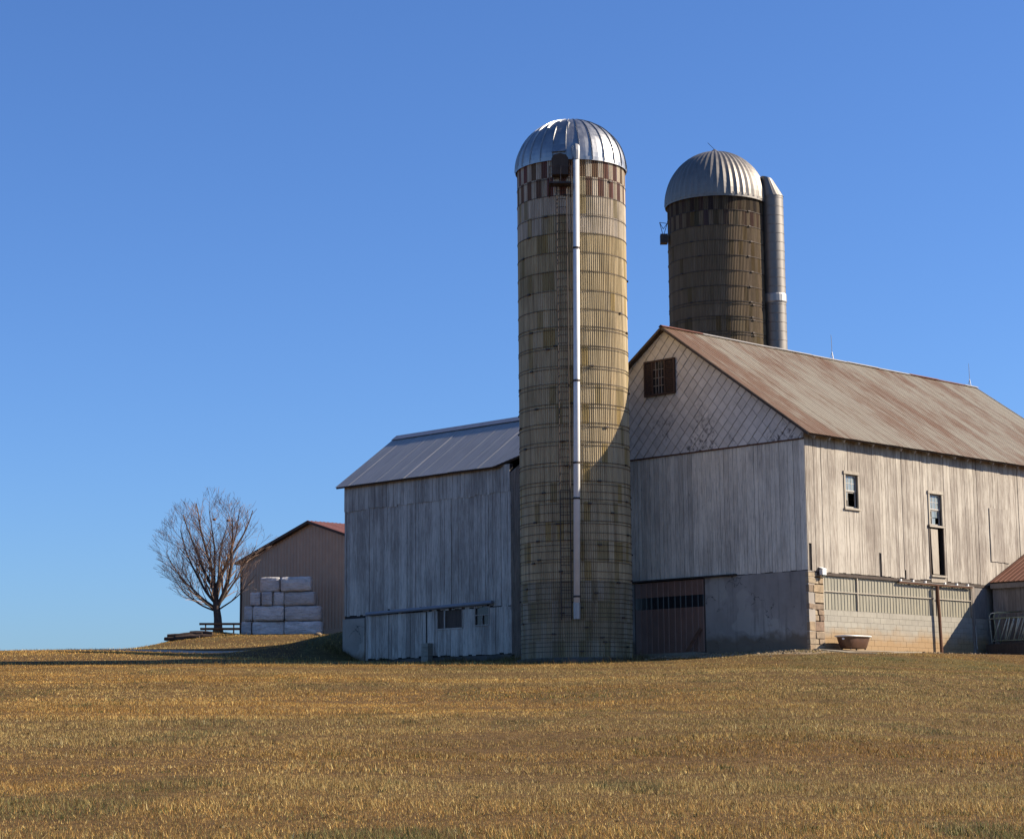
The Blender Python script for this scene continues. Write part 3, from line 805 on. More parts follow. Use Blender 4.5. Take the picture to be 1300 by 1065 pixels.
# other two walls, plain
MB().box(LB - .16, LB, 0.17, WB - .17, -0.4, EZ).build('gable_wall', 'painted_planks', barn)
MB().prism([(LB - .16, 0.0, EZ + .002), (LB - .16, WB, EZ + .002), (LB - .16, WB / 2, RZ)], (0.16, 0, 0)).build('gable', 'painted_planks', barn)
MB().box(0.17, LB, WB - .16, WB - .01, -0.4, EZ).build('wall', 'painted_planks', barn)
MB().box(0.4, LB - .2, 0.4, WB - .2, 2.55, 2.65).build('loft_floor', 'dark_inside', barn)

# roof
OV = 0.42; GO = 0.24
run = WB / 2 + OV; slen = run * sqrt(1 + RS * RS)
def barn_roof(sgn, name, seed):
    r = random.Random(seed)
    y_r = WB / 2; z_r = RZ + 0.14
    V = Vector((0, -sgn, -RS)).normalized(); N = Vector((0, -sgn * RS, 1)).normalized()
    O = Vector((-GO, y_r, z_r))
    deck = MB()
    p = [O - N * 0.03, O + Vector((LB + 2 * GO, 0, 0)) - N * 0.03, O + Vector((LB + 2 * GO, 0, 0)) + V * (slen - .03) - N * 0.03, O + V * (slen - .03) - N * 0.03]
    deck.prism([tuple(q) for q in p], tuple(-N * 0.055))
    deck = deck.build(name, 'dark_wood', barn)
    x = 0.0; tot = LB + 2 * GO
    while x < tot - 0.05:
        w = min(0.61, tot - x)
        prof = [(0, 0.0), (0.02, 0.011), (0.05, 0.011), (0.07, 0.0), (0.33, 0.001), (0.35, 0.009), (0.38, 0.001), (0.66, 0.001), (0.68, 0.009), (0.71, 0.001), (1.0, 0.0)]
        lift = r.uniform(0, 0.004); e = r.uniform(-0.012, 0.012); cut = slen * r.uniform(0.44, 0.5)
        for a, b_, lf_ in ((0.0, slen + e, 0.0),):
            sheet('roof_sheet', O + Vector((x, 0, 0)) + N * (lift + lf_), (1, 0, 0), V, N, w, b_, prof, 'rusted_roof', deck, v0=lambda u, a=a: a, v1=lambda u, b_=b_: b_)
        x += w
    # rafter tails and rake board
    yt = -OV + .06 if sgn > 0 else WB + OV - .06
    for k in range(24):
        xx = 0.25 + k * 0.89
        q0 = O + Vector((GO + xx, 0, 0)) + V * (slen - OV * sqrt(1 + RS * RS) - .05) - N * 0.15
        q1 = O + Vector((GO + xx, 0, 0)) + V * (slen - .06) - N * 0.15
        MB().bar(q0, q1, 0.08, 0.12, tuple(N)).build('rafter_tail', 'painted_planks', deck)
    q0 = O + Vector((0.0, 0, 0)) - N * 0.05; q1 = q0 + V * slen
    MB().bar(q0 - Vector((.018, 0, 0)), q1 - Vector((.018, 0, 0)), 0.03, 0.09, tuple(N)).build('rake_board', 'dark_wood', deck)
    return deck
rf = barn_roof(1, 'roof', 3)
barn_roof(-1, 'roof', 4)
x = -GO - 0.03; k = 0
while x < LB + GO:
    w = min(rnd.uniform(1.9, 2.6), LB + GO + .03 - x)
    cap = MB(); zc = RZ + 0.20 + rnd.uniform(-0.008, 0.012)
    rows = [[(x, 6.4 + dy, zc - abs(dy) * RS * (0.98 if dy else 0) ) for dy in (-0.11, -0.02, 0.02, 0.11)], [(x + w - .01, 6.4 + dy, zc - abs(dy) * RS * 0.98) for dy in (-0.11, -0.02, 0.02, 0.11)]]
    cap.quadgrid(rows); cap.quadgrid([[(p[0], p[1], p[2] - .012) for p in q] for q in rows[::-1]])
    cap.build('ridge_cap', 'very_rusty_roof' if k in (0, 7, 8) else 'pale_metal', rf)
    x += w; k += 1
for s_, top in ((10.55, 13.42), (20.8, 13.42)):
    rod = MB().tube([(s_, 6.4, RZ + 0.2), (s_ - .03, 6.4, top - .1), (s_ - .05, 6.4, top)], [0.014, 0.011, 0.006], 6)
    for q in (0, 2.1, 4.2): rod.tube([(s_ + .1 * cos(q), 6.4 + .1 * sin(q), RZ + 0.17), (s_, 6.4, RZ + 0.48)], 0.009, 5)
    rod.build('lightning_rod', 'galvanised_old', rf)

# ================================================================== the wing
WT = 14.8
wing = thing('barn_wing', W(0, WT, 0), A45, 'tall grey plank wing with ribbed metal roof beside the tan stave silo', 'barn')
WL, WD, WE, WR = 10.28, 6.6, 7.95, 10.31    # along t, depth, eave, ridge
wg = lambda u, d, z: (-d, u, z)
HA = (2.86, 4.33, 1.47, 2.20); HB = (1.30, 2.07, 1.54, 2.28)
ww = slab_with_holes(0.02, WL - .02, 0.30, WE, [HA, HB], wg, -0.16, -0.02).build('plank_wall', 'backing', wing)
planks(ww, 0.0, WL, 6.80, WE - .02, wg, 'grey_planks', d=0.012, th=0.025, seed=31, rag=0.05)
planks(ww, 0.0, WL, lambda u: 2.24 + 0.02 * u / WL, 6.86, wg, 'grey_planks', d=-0.018, th=0.024, seed=32, rag=0.05)
planks(ww, 0.0, 4.98, 0.34, 2.20, wg, 'grey_planks', d=-0.0185, th=0.02, seed=33, holes=[HA, HB], rag=0.04)
planks(ww, 5.06, 8.88, 0.34, 2.20, wg, 'grey_planks', d=-0.0185, th=0.02, seed=34, rag=0.05, breaks=(6.55, 6.80))
MB().box(-0.05, 0.15, 8.9, WL + .06, -0.7, 2.12).build('plaster_corner', 'plaster', wing)
MB().box(-0.03, 0.15, 0.0, 8.89, -0.7, 0.29).build('foundation', 'foundation_dark', wing)
MB().tube([(-0.12, 1.0, 2.40), (-0.12, 8.7, 2.27)], 0.075, 8).build('water_pipe', 'blue_pipe', wing)
for u in (1.3, 3.3, 5.3, 7.3): MB().box(-0.12, 0.0, u, u + .03, 2.25, 2.42).build('pipe_hanger', 'dark_steel', wing)
w_ = MB()
for a, b_, c_, d_ in ((HA[0] - .04, HA[1] + .04, HA[2] - .05, HA[2]), (HA[0] - .05, HA[0], HA[2], HA[3]), (HA[1], HA[1] + .05, HA[2], HA[3]), (3.88, 3.94, HA[2], HA[3])): w_.box(-0.035, 0.02, a, b_, c_, d_)
w_ = w_.build('window', 'grey_planks', wing)
MB().box(0.03, 0.045, HA[0], HA[1], HA[2], HA[3]).build('window_board', 'dark_wood', w_)
w_ = MB()
a, b_, c_, d_ = HB
for q in ((a - .05, a, c_ - .05, d_), (b_, b_ + .05, c_ - .05, d_), (a, b_, c_ - .06, c_), (a, b_, 1.90, 1.94)): w_.box(-0.035, 0.02, *q)
w_.box(-0.03, 0.015, 1.66, 1.70, 1.54, 1.899)
w_ = w_.build('window', 'grey_planks', wing)
MB().box(0.03, 0.04, a, b_, c_, d_).build('pane', 'dark_band', w_)
pl = MB()
for k in range(5): pl.box(-0.30, -0.035, 4.62, 5.03, 0.0 + k * .18, 0.17 + k * .18)
pl.build('block_pier', 'mortar', wing)
# end, rear and recess walls
def rz(x): return WE + (x + 0.0) * (WR - WE) / (WD / 2)
mb = MB(); mb.prism([(0.17, WL - .15, -0.3), (WD, WL - .15, -0.3), (WD, WL - .15, WE), (WD / 2, WL - .15, WR), (0.17, WL - .15, WE)], (0, 0.13, 0)); mb.build('gable_wall', 'grey_planks', wing)
MB().box(WD - .15, WD, -2.0, WL - .2, -0.3, WE).build('wall', 'grey_planks', wing)
ret = lambda u, d, z: (u, -d, z)
bk = MB(); bk.prism([(0.0, 0.03, 0.0), (1.3, 0.03, 0.0), (1.3, 0.03, rz(1.3) - .42), (0.0, 0.03, WE - .40)], (0, 0.1, 0)); bk = bk.build('plank_wall', 'backing', wing)
planks(bk, 0.0, 1.3, -0.2, lambda u: min(rz(u) - .38, 8.3), ret, 'grey_planks', d=-0.028, th=0.024, seed=41)
bk = MB().box(1.33, 1.45, -2.0, 0.0, -0.2, 8.75).build('plank_wall', 'backing', wing)
rec = lambda u, d, z: (1.33 - d, u, z)
planks(bk, -2.0, -0.03, -0.2, 6.85, rec, 'grey_planks', d=0.002, seed=42)
planks(bk, -2.0, -0.03, 6.80, 8.72, rec, 'grey_planks', d=0.030, seed=43)
# roof in ribbed sheets; the near end is trimmed on the skew
sl = (WR - WE) / (WD / 2)
def wing_roof(front):
    sg = -1 if front else 1
    V = Vector((sg, 0, -sl)).normalized(); N = Vector((sg * sl, 0, 1)).normalized()
    if N.z < 0: N = -N
    ln = (WD / 2 + 0.32) * sqrt(1 + sl * sl)
    O = Vector((WD / 2, -2.0, WR + 0.13))
    total = WL + 2.0 + 0.30
    def trim(t):                      # slope length allowed at distance t from the near end
        if not front: return ln
        k = (t - 2.0)
        x_edge = -0.32 if k > 0.62 else -0.32 + (0.62 - k) * 0.62
        return (WD / 2 - x_edge) * sqrt(1 + sl * sl)
    dk = MB(); rows = [[], []]
    for i in range(30):
        t = total * i / 29
        rows[0].append(tuple(O + Vector((0, t, 0)) - N * .03)); rows[1].append(tuple(O + Vector((0, t, 0)) + V * (trim(t) - .04) - N * .03))
    dk.quadgrid(rows); dk.quadgrid([[tuple(Vector(p) - N * .06) for p in q] for q in rows[::-1]])
    dk.quadgrid([rows[1], [tuple(Vector(p) - N * .06) for p in rows[1]]])
    dk.quadgrid([[q[-1] for q in rows], [tuple(Vector(q[-1]) - N * .06) for q in rows]])
    dk = dk.build('roof' if front else 'roof', 'dark_wood', wing)
    nsheet = 14; w = total / nsheet
    r = random.Random(9)
    prof = [(0, 0.0), (0.012, 0.014), (0.03, 0.014)] + [(0.04 + .96 * q, h) for q, h in wave(6, 0.015)]
    for i in range(nsheet):
        e = r.uniform(-.02, .02); lift = r.uniform(0, .008)
        sheet('roof_sheet', O + Vector((0, i * w, 0)) + N * (0.004 + lift), (0, 1, 0), V, N, w + .02, ln, prof, 'grey_roof', dk, v1=lambda u, i=i, e=e: trim(i * w + u) + e)
    return dk
wr = wing_roof(True); wing_roof(False)
for i in range(5):
    a = -2.0 + i * 2.516
    cap = MB(); zc = WR + 0.205
    rows = [[(WD / 2 + dx, y, zc - abs(dx) * sl) for dx in (-0.34, -0.02, 0.02, 0.34)] for y in (a, a + 2.51)]
    cap.quadgrid(rows); cap.quadgrid([[(p[0], p[1], p[2] - .012) for p in q] for q in rows[::-1]])
    cap.build('ridge_cap', 'blue_pipe', wr)

# ================================================================== lean-to shed on the long side
shed = thing('shed', W(11.42, 0, 0), A45, 'low plank shed with very rusty roof against the long barn wall', 'shed')
SE, SS = 2.78, 0.47
TW = 7.5                                    # reaches out from the barn wall
sg_ = lambda u, d, z: (0.20 - d, -u, z)
bk = MB().box(0.20, 0.32, -TW, -0.11, -0.4, SE - .12).build('plank_wall', 'backing', shed)
planks(bk, 0.13, TW, 0.02, SE - .13, sg_, 'shed_planks', d=0.002, seed=51, wmin=0.2, wmax=0.32)
MB().box(0.03, 0.13, -TW, -0.12, -0.3, 0.30).build('base_board', 'dark_wood', shed)
MB().box(0.015, 0.06, -TW - .1, -0.12, SE - .22, SE - .03).build('fascia', 'shed_planks', shed)
MB().box(0.065, 0.195, -TW, -0.12, SE - .16, SE - .12).build('soffit', 'dark_wood', shed)
MB().prism([(0.33, -TW + .1, -0.4), (6.2, -TW + .1, -0.4), (6.2, -TW + .1, SE), (3.2, -TW + .1, SE + 1.35), (0.33, -TW + .1, SE)], (0, 0.1, 0)).build('gable_wall', 'shed_planks', shed)
MB().box(6.2, 6.3, -TW, -0.12, -0.4, SE).build('wall', 'shed_planks', shed)
for sg, nm in ((1, 'roof'), (-1, 'roof')):
    V = Vector((-sg, 0, -SS)).normalized(); N = Vector((-sg * SS, 0, 1)).normalized()
    ln = 3.25 * sqrt(1 + SS * SS)
    O = Vector((3.2, -TW - .15, SE + 3.2 * SS + .03))
    dk = MB(); p = [O - N * .02, O + Vector((0, TW + .02, 0)) - N * .02, O + Vector((0, TW + .02, 0)) + V * (ln - .05) - N * .02, O + V * (ln - .05) - N * .02]
    dk.prism([tuple(q) for q in p], tuple(-N * 0.05)); dk = dk.build(nm, 'dark_wood', shed)
    n = 11; w = (TW + .02) / n
    for i in range(n):
        sheet('roof_sheet', O + Vector((0, i * w, 0)) + N * rnd.uniform(0.003, 0.012), (0, 1, 0), V, N, w + .012, ln, [(q, h * .8) for q, h in RIB], 'very_rusty_roof', dk, v1=lambda u, e=rnd.uniform(-.02, .02): ln + e)

# ================================================================== brown machinery building
PBX, PBY = -16.647, 130.0
PBZ = 1.6 + 6.208
hall = thing('machinery_hall', (PBX, PBY, PBZ), A45, 'brown metal clad gable building behind the stacked white bales', 'building')
HW, HL, HE, HR = 13.3, 22.0, 4.36, 6.32
MB().prism([(0.05, 0, -1), (0.05, -HW, -1), (0.05, -HW, HE), (0.05, -HW / 2, HR), (0.05, 0, HE)], (0.2, 0, 0)).build('gable_frame', 'dark_wood', hall)
gwall = MB().box(0.0, 0.049, -HW + .02, -.02, -0.8, 0.02).build('gable_wall', 'brown_metal', hall)
hs = (HR - HE) / (HW / 2)
nsh = 15; w = HW / nsh
for i in range(nsh):
    u = -HW + i * w
    fz = lambda q, u=u: HE + hs * (HW / 2 - abs(u + q + HW / 2))
    sheet('wall_sheet', (0.03, u, 0.0), (0, 1, 0), (0, 0, 1), (-1, 0, 0), w - .002, 5, [(0, 0), (.06, .025), (.14, .025), (.2, 0), (.31, 0), (.37, .025), (.45, .025), (.5, 0), (.5, 0), (.64, 0), (.70, .025), (.78, .025), (.84, 0), (1, 0)], 'brown_metal', gwall, v0=lambda q: -0.5, v1=fz)
MB().box(-0.04, 0.06, -0.06, 0.03, -0.6, HE).build('corner_trim', 'dark_wood', hall)
MB().box(0.26, HL, -0.14, 0.0, -1, HE).build('plank_wall', 'brown_metal', hall)
MB().box(0.26, HL, -HW, -HW + .14, -1, HE).build('plank_wall', 'brown_metal', hall)
MB().prism([(HL, 0, -1), (HL, -HW, -1), (HL, -HW, HE), (HL, -HW / 2, HR), (HL, 0, HE)], (0.1, 0, 0)).build('gable_wall', 'brown_metal', hall)
for sg, nm in ((1, 'roof'), (-1, 'roof')):
    V = Vector((0, sg, -hs)).normalized(); N = Vector((0, sg * hs, 1)).normalized()
    ln = (HW / 2 + .3) * sqrt(1 + hs * hs); O = Vector((-0.3, -HW / 2, HR + .12))
    dk = MB(); p = [O - N * .02, O + Vector((HL + .6, 0, 0)) - N * .02, O + Vector((HL + .6, 0, 0)) + V * ln - N * .02, O + V * ln - N * .02]
    dk.prism([tuple(q) for q in p], tuple(-N * 0.12)); dk = dk.build(nm, 'dark_wood', hall)
    n = 24; w = (HL + .6) / n
    for i in range(n):
        sheet('roof_sheet', O + Vector((i * w, 0, 0)) + N * .002, (1, 0, 0), V, N, w, ln + .02, RIB, 'red_roof', dk)

# ================================================================== concrete stave silos
HOOPS = [18.23, 17.42, 16.77, 16.01, 15.33, 14.61, 13.9, 13.18, 12.48, 11.84, 11.72, 11.12, 11.02, 10.37, 10.27, 9.73, 9.59, 8.98, 8.85, 8.28, 8.14, 7.59, 7.45, 6.83, 6.7, 6.15, 6.02, 5.75, 5.48, 5.32, 5.01, 4.7, 4.6, 4.27, 4.01, 3.84, 3.62, 3.33, 3.22, 2.88, 2.63, 2.5, 2.32, 2.1, 1.91, 1.77, 1.58, 1.39, 1.25, 1.08, 0.87, 0.66, 0.52, 0.36, 0.21, 0.03]
SPROF = [((i + q) / 3, h) for i in range(3) for q, h in ((0.0, -.036), (.16, -.013), (.34, -.002), (.60, -.001), (.80, -.012))] + [(1.0, -.036)]
def stave(mb, th, dth, z0, z1, R, tint, off):
    g = 0.007
    rows = []
    for z, dr in ((z0, -.018), (z0 + g, 0), (z1 - g, 0), (z1, -.018)):
        rows.append([((R + off + min(h, dr) if dr < 0 else R + off + h) * 1.0 * cos(th + q * dth) if False else (R + off + (h if dr == 0 else min(h, dr))) * cos(th + q * dth),
                      (R + off + (h if dr == 0 else min(h, dr))) * sin(th + q * dth), z) for q, h in SPROF])
    mb.quadgrid(rows)
    mb.c.extend([tint] * (len(rows) * len(SPROF)))

def tan_tint(r, row, nrow, dark):
    base = (0.475, 0.375, 0.222)
    k = r.gauss(1.0, 0.055)
    c = [q * k for q in base]
    x = r.random()
    if x < 0.055: c = [c[0] * .72, c[1] * .70, c[2] * .58]
    elif x < 0.10: c = [c[0] * .76, c[1] * .70, c[2] * .50]
    elif x < 0.17: c = [c[0] * 1.06, c[1] * 1.08, c[2] * 1.14]
    if row >= nrow - 4: c = [c[0] * 1.06, c[1] * 1.13, c[2] * 1.42]
    elif row > nrow * .7: c = [c[0] * .93, c[1] * .92, c[2] * .88]
    if row < 4:
        x = r.random()
        if x < .3: c = [.34 * k, .295 * k, .21 * k]
        elif x < .45: c = [.25 * k, .205 * k, .11 * k]
        else: c = [.29 * k, .24 * k, .15 * k]
    return tuple(max(.02, q * dark) for q in c)

def hoop(name, R, z, n, rad, parent, lug):
    mb = MB()
    rows = []
    for k in range(5):
        a = 2 * pi * k / 4 + pi / 4
        rows.append([((R + rad * cos(a)) * cos(2 * pi * j / n), (R + rad * cos(a)) * sin(2 * pi * j / n), z + rad * sin(a)) for j in range(n + 1)])
    mb.quadgrid(rows)
    for l in lug:
        c = Vector(((R + .02) * cos(l), (R + .02) * sin(l), z)); t = Vector((-sin(l), cos(l), 0))
        mb.bar(c - t * .07, c + t * .07, .05, .055)
    return mb.build(name, 'dark_steel', parent)

def gore(R, h, a0, a1, z, flange, nphi=16, bulge=0.0):
    mb = MB(); rows = []
    for i in range(nphi + 1):
        ph = radians(1 + 86 * i / nphi)
        row = []
        f = flange * (cos(ph) * .8 + .2)
        for q, e in ((0.0, f), (0.03, f), (0.055, 0.0), (0.5, bulge * cos(ph)), (0.945, 0.0), (0.97, f * .5), (1.0, f * .5)):
            a = a0 + (a1 - a0) * q
            row.append(((R * cos(ph) + e * cos(ph)) * cos(a), (R * cos(ph) + e * cos(ph)) * sin(a), z + h * sin(ph) + e * sin(ph)))
        rows.append(row)
    mb.quadgrid([[(p[0], p[1], p[2] - .10) if True else p for p in rows[0]]] + rows)
    return mb

# ---- near silo, tan, white filler pipe
SX, SY = 2.308, 78.5
SB = BZ - 0.30                              # its foot
silo = thing('silo', (SX, SY, SB), 0, 'tan stave silo with checkered top band, shiny dome and white filler pipe', 'silo')
R1 = 2.05; NC, NR = 52, 26; RH = 18.50 / NR
r = random.Random(21)
dth = 2 * pi / NC
walls = MB()
bw = MB().lathe([(R1 - .04, -0.3), (R1 - .04, 18.5)], 48).build('wall_core', 'backing', silo)
front = [k for k in range(NC) if abs(((k + .5) * dth + pi / 2 + pi) % (2 * pi) - pi) < radians(39.5)]
for row in range(NR):
    top = NR - 1 - row
    for k in range(NC):
        t_ = tan_tint(r, row, NR, 1.0)
        if top in (0, 1) and (k + top) % 2 == 0: t_ = tuple(q * r.uniform(.85, 1.15) for q in (0.165, 0.09, 0.065))
        mb = MB() if k in front else walls
        stave(mb, k * dth, dth * .996, row * RH, (row + 1) * RH, R1, t_, r.uniform(-.003, .003))
        if k in front: mb.build('stave', 'stave', bw)
tag(walls.build('staves', 'stave', bw), kind='stuff')
MB().lathe([(R1 + .0, 0.12), (R1 + .16, 0.10), (R1 + .18, -0.5)], 48).build('footing', 'foundation_dark', silo)
for i, z in enumerate(HOOPS):
    hoop('hoop', R1 + .010, z + 0.30, 64, 0.010, silo, [r.uniform(-pi, 0) , r.uniform(0, pi)])
dome = MB().lathe([(R1 + .02, 18.46), (R1 + .065, 18.42), (R1 + .065, 18.56)], 52).build('dome', 'galvanised', silo)
NG = 26; DZ = 18.52; DHh = 1.96; DR = R1 + .045
for k in range(NG):
    gore(DR, DHh, 2 * pi * k / NG, 2 * pi * (k + 1) / NG, DZ, 0.05).build('dome_panel', 'galvanised', dome, smooth=False)
MB().lathe([(0.001, DZ + DHh + .05), (0.12, DZ + DHh + .035), (0.20, DZ + DHh - .015)], 16).build('dome_cap', 'galvanised', dome)
# hatch in the dome, standing proud
ha = radians(-90 - 13.5)
er = Vector((cos(ha), sin(ha), 0)); et = Vector((-sin(ha), cos(ha), 0))
hb = MB()
def hp(u, ph, lift): return tuple(er * (DR * cos(ph) + lift) + et * u + Vector((0, 0, DZ + DHh * sin(ph))))
p0, p1 = radians(6), radians(52)
hb.hexa([hp(-.27, p0, -.10), hp(.27, p0, -.10), hp(.27, p0, .10), hp(-.27, p0, .10), hp(-.27, p1, -.10), hp(.27, p1, -.10), hp(.24, p1, .16), hp(-.24, p1, .16)])
hb.build('dome_hatch', 'galvanised', dome)
# filler pipe up the front
def rim(x, gap=0.0): return -sqrt((R1 + gap) ** 2 - x * x)
PX = 0.03
pts = [(PX - .09, rim(PX, .26), 2.04), (PX + .0, rim(PX, .26), 9.0), (PX + .10, rim(PX, .26), 18.33)]
MB().tube(pts, 0.118, 14).build('filler_pipe', 'white_pipe', silo, smooth=True)
for z in (2.26, 5.78, 7.07, 10.07, 15.0):
    x = PX - .09 + (z - 2.04) / 16.3 * .19
    bnd = MB().tube([(x, rim(PX, .26), z - .035), (x, rim(PX, .26), z + .035)], 0.135, 14)
    bnd.bar((x - .02, rim(PX, .2), z), (x - .02, rim(PX, -.02), z), .05, .05)
    bnd.build('pipe_band', 'dark_steel', silo)
MB().tube([(PX - .09, rim(PX, .26), 2.035), (PX - .09, rim(PX, .26), 1.46)], 0.13, 10).build('pipe_boot', 'galvanised_old', silo)
MB().tube([(PX + .10, rim(PX, .26), 18.34), (PX + .10, rim(PX, .24), 18.66), (PX + .09, rim(PX, .14), 18.84), (PX + .07, rim(PX, -.2), 18.90), (PX + .05, rim(PX, -.6), 18.90)], [0.13, 0.15, 0.155, 0.15, 0.14], 10).build('pipe_elbow', 'galvanised_old', silo)
# ladder with rungs, dark landing with a hood at the top
lad = MB()
for x in (-0.61, -0.25): lad.tube([(x, rim(x, .15), 1.45), (x + .01, rim(x, .15), 17.5)], 0.022, 6)
lad = lad.build('ladder', 'dark_steel', silo)
for k in range(53):
    z = 1.6 + k * .30
    MB().tube([(-0.60, rim(-.61, .15), z), (-0.25, rim(-.25, .15), z)], 0.013, 5).build('rung', 'dark_steel', lad)
    if k % 5 == 0:
        MB().bar((-0.25, rim(-.25, -.02), z), (-0.25, rim(-.25, .16), z), .03, .02).build('stand_off', 'dark_steel', lad)
plat = MB().box(-0.88, -0.06, rim(-.5, .62), rim(-.5, .05), 17.38, 17.44)
plat = plat.build('landing', 'dark_steel', silo)
rl = MB()
for x in (-0.86, -0.46, -0.08):
    rl.tube([(x, rim(-.5, .60), 17.44), (x, rim(-.5, .60), 18.04)], 0.016, 5)
for z in (17.72, 18.02): rl.tube([(-0.86, rim(-.5, .05), z), (-0.86, rim(-.5, .60), z), (-.08, rim(-.5, .60), z), (-.08, rim(-.5, .05), z)], 0.016, 5)
for x in (-0.86, -0.08): rl.bar((x, rim(-.5, .03), 17.0), (x, rim(-.5, .58), 17.38), .04, .04)
rl.build('landing_rail', 'dark_steel', plat)
hd = MB().prism([(-0.76, rim(-.5, .46), 17.75), (-0.18, rim(-.5, .46), 17.75), (-0.16, rim(-.5, .46), 18.36), (-0.24, rim(-.5, .46), 18.50), (-0.47, rim(-.5, .46), 18.56), (-0.70, rim(-.5, .46), 18.50), (-0.78, rim(-.5, .46), 18.36)], (0, .5, 0))
hd.build('hood', 'dark_wood', plat)

# ---- far silo, darker, duller dome, round chute
FX, FY = 10.32, 104.0
FB = BZ + 0.50
far = thing('silo', (FX, FY, FB), 0, 'dark stained stave silo behind the barn roof with round metal chute', 'silo')
R2 = 2.44; NC2 = 62; NR2 = 30; FH = 22.72; RH2 = FH / NR2
walls = MB(); r = random.Random(77); d2 = 2 * pi / NC2
for row in range(NR2):
    top = NR2 - 1 - row
    for k in range(NC2):
        t_ = tan_tint(r, 10, NR2, 0.36); t_ = (t_[0] * 1.02, t_[1] * .93, t_[2] * .95)
        if top in (0, 1) and (k + top) % 2 == 0: t_ = tuple(q * r.uniform(.8, 1.1) for q in (0.088, 0.055, 0.04))
        if top == 0: t_ = tuple(q * .6 for q in t_)
        stave(walls, k * d2, d2 * .996, row * RH2, (row + 1) * RH2, R2, t_, r.uniform(-.003, .003))
fw = MB().lathe([(R2 - .04, -0.3), (R2 - .04, FH)], 48).build('wall_core', 'backing', far)
tag(walls.build('staves', 'stave', fw), kind='stuff')
z = FH - .76; k = 0
while z > 0.5:
    hoop('hoop', R2 + .012, z, 64, 0.014, far, [-0.95 + r.uniform(-.04, .04), r.uniform(-2.6, -2.0)])
    if k >= 6: hoop('hoop', R2 + .012, z - .13, 64, 0.014, far, [-0.9])
    if k >= 14: hoop('hoop', R2 + .012, z - .38, 64, 0.014, far, [-1.3])
    z -= .76 if k < 14 else .74; k += 1
MB().lathe([(R2 + .0, 0.15), (R2 + .2, 0.12), (R2 + .2, -1.2)], 48).build('footing', 'concrete', far)
dome = MB().lathe([(R2, FH + .0), (R2 + .11, FH - .08), (R2 + .12, FH + .12)], 56).build('dome', 'galvanised_dull', far)
NG = 48
for k in range(NG):
    gore(R2 + .10, 2.70, 2 * pi * k / NG, 2 * pi * (k + 1) / NG, FH + .08, 0.0, 16, 0.045).build('dome_panel', 'galvanised_dull', dome)
MB().lathe([(0.001, FH + 2.98), (0.05, FH + 2.95), (0.30, FH + 2.76), (0.42, FH + 2.72)], 16).build('dome_cap', 'galvanised_dull', dome)
MB().tube([(0.0, 0, FH + 2.95), (-.33, 0, FH + 3.30)], 0.012, 5).build('dome_rod', 'dark_steel', dome)
cx_, cy_ = 2.74, -0.75
ch = MB().lathe([(0.55, 0.0), (0.55, FH + .28)], 24, cx_, cy_).build('chute', 'galvanised_dull', far, smooth=True)
z = 0.8
while z < FH + .3:
    MB().lathe([(0.552, z - .012), (0.562, z), (0.552, z + .012)], 24, cx_, cy_).build('chute_seam', 'galvanised_dull', ch); z += 0.45
MB().lathe([(0.555, 17.55), (0.585, 17.62), (0.585, 17.95), (0.555, 18.02)], 24, cx_, cy_).build('chute_collar', 'galvanised_old', ch)
hd = MB()
n = 20
base = [(cx_ + .575 * cos(2 * pi * j / n), cy_ + .575 * sin(2 * pi * j / n), FH + .25) for j in range(n + 1)]
topr = [(cx_ - .24 + .29 * cos(2 * pi * j / n), cy_ + .34 * sin(2 * pi * j / n), FH + 1.22 - .10 * cos(2 * pi * j / n)) for j in range(n + 1)]
hd.quadgrid([base, topr]); hd.f.append(tuple(range(n + 1, 2 * n + 1)))
hd.build('chute_hood', 'galvanised_dull', ch, smooth=False)
MB().box(cx_ - .9, cx_ - .4, cy_ - .25, cy_ + .3, FH - .2, FH + .35).build('chute_spout', 'dark_steel', ch)
for z in (4, 9, 14, 19): MB().bar((R2 - .15, -.6, z), (cx_ - .4, cy_, z), .08, .08).build('chute_strut', 'dark_steel', far)
bk = MB().box(-R2 - .42, -R2 - .06, -.7, -.2, FH - 2.0, FH - 1.55).build('basket', 'dark_steel', far)
cg = MB()
for a, b_ in (((-R2 - .28, -.45, FH - 1.55), (-R2 - .45, -.6, FH - .95)), ((-R2 - .24, -.45, FH - 1.55), (-R2 - .05, -.35, FH - .95)), ((-R2 - .45, -.6, FH - .95), (-R2 - .05, -.35, FH - .95)), ((-R2 - .45, -.6, FH - .95), (-R2 - .26, -.45, FH - 1.25)), ((-R2 - .05, -.35, FH - .95), (-R2 - .26, -.45, FH - 1.25))):
    cg.tube([a, b_], 0.016, 5)
cg.build('basket_frame', 'dark_steel', bk)

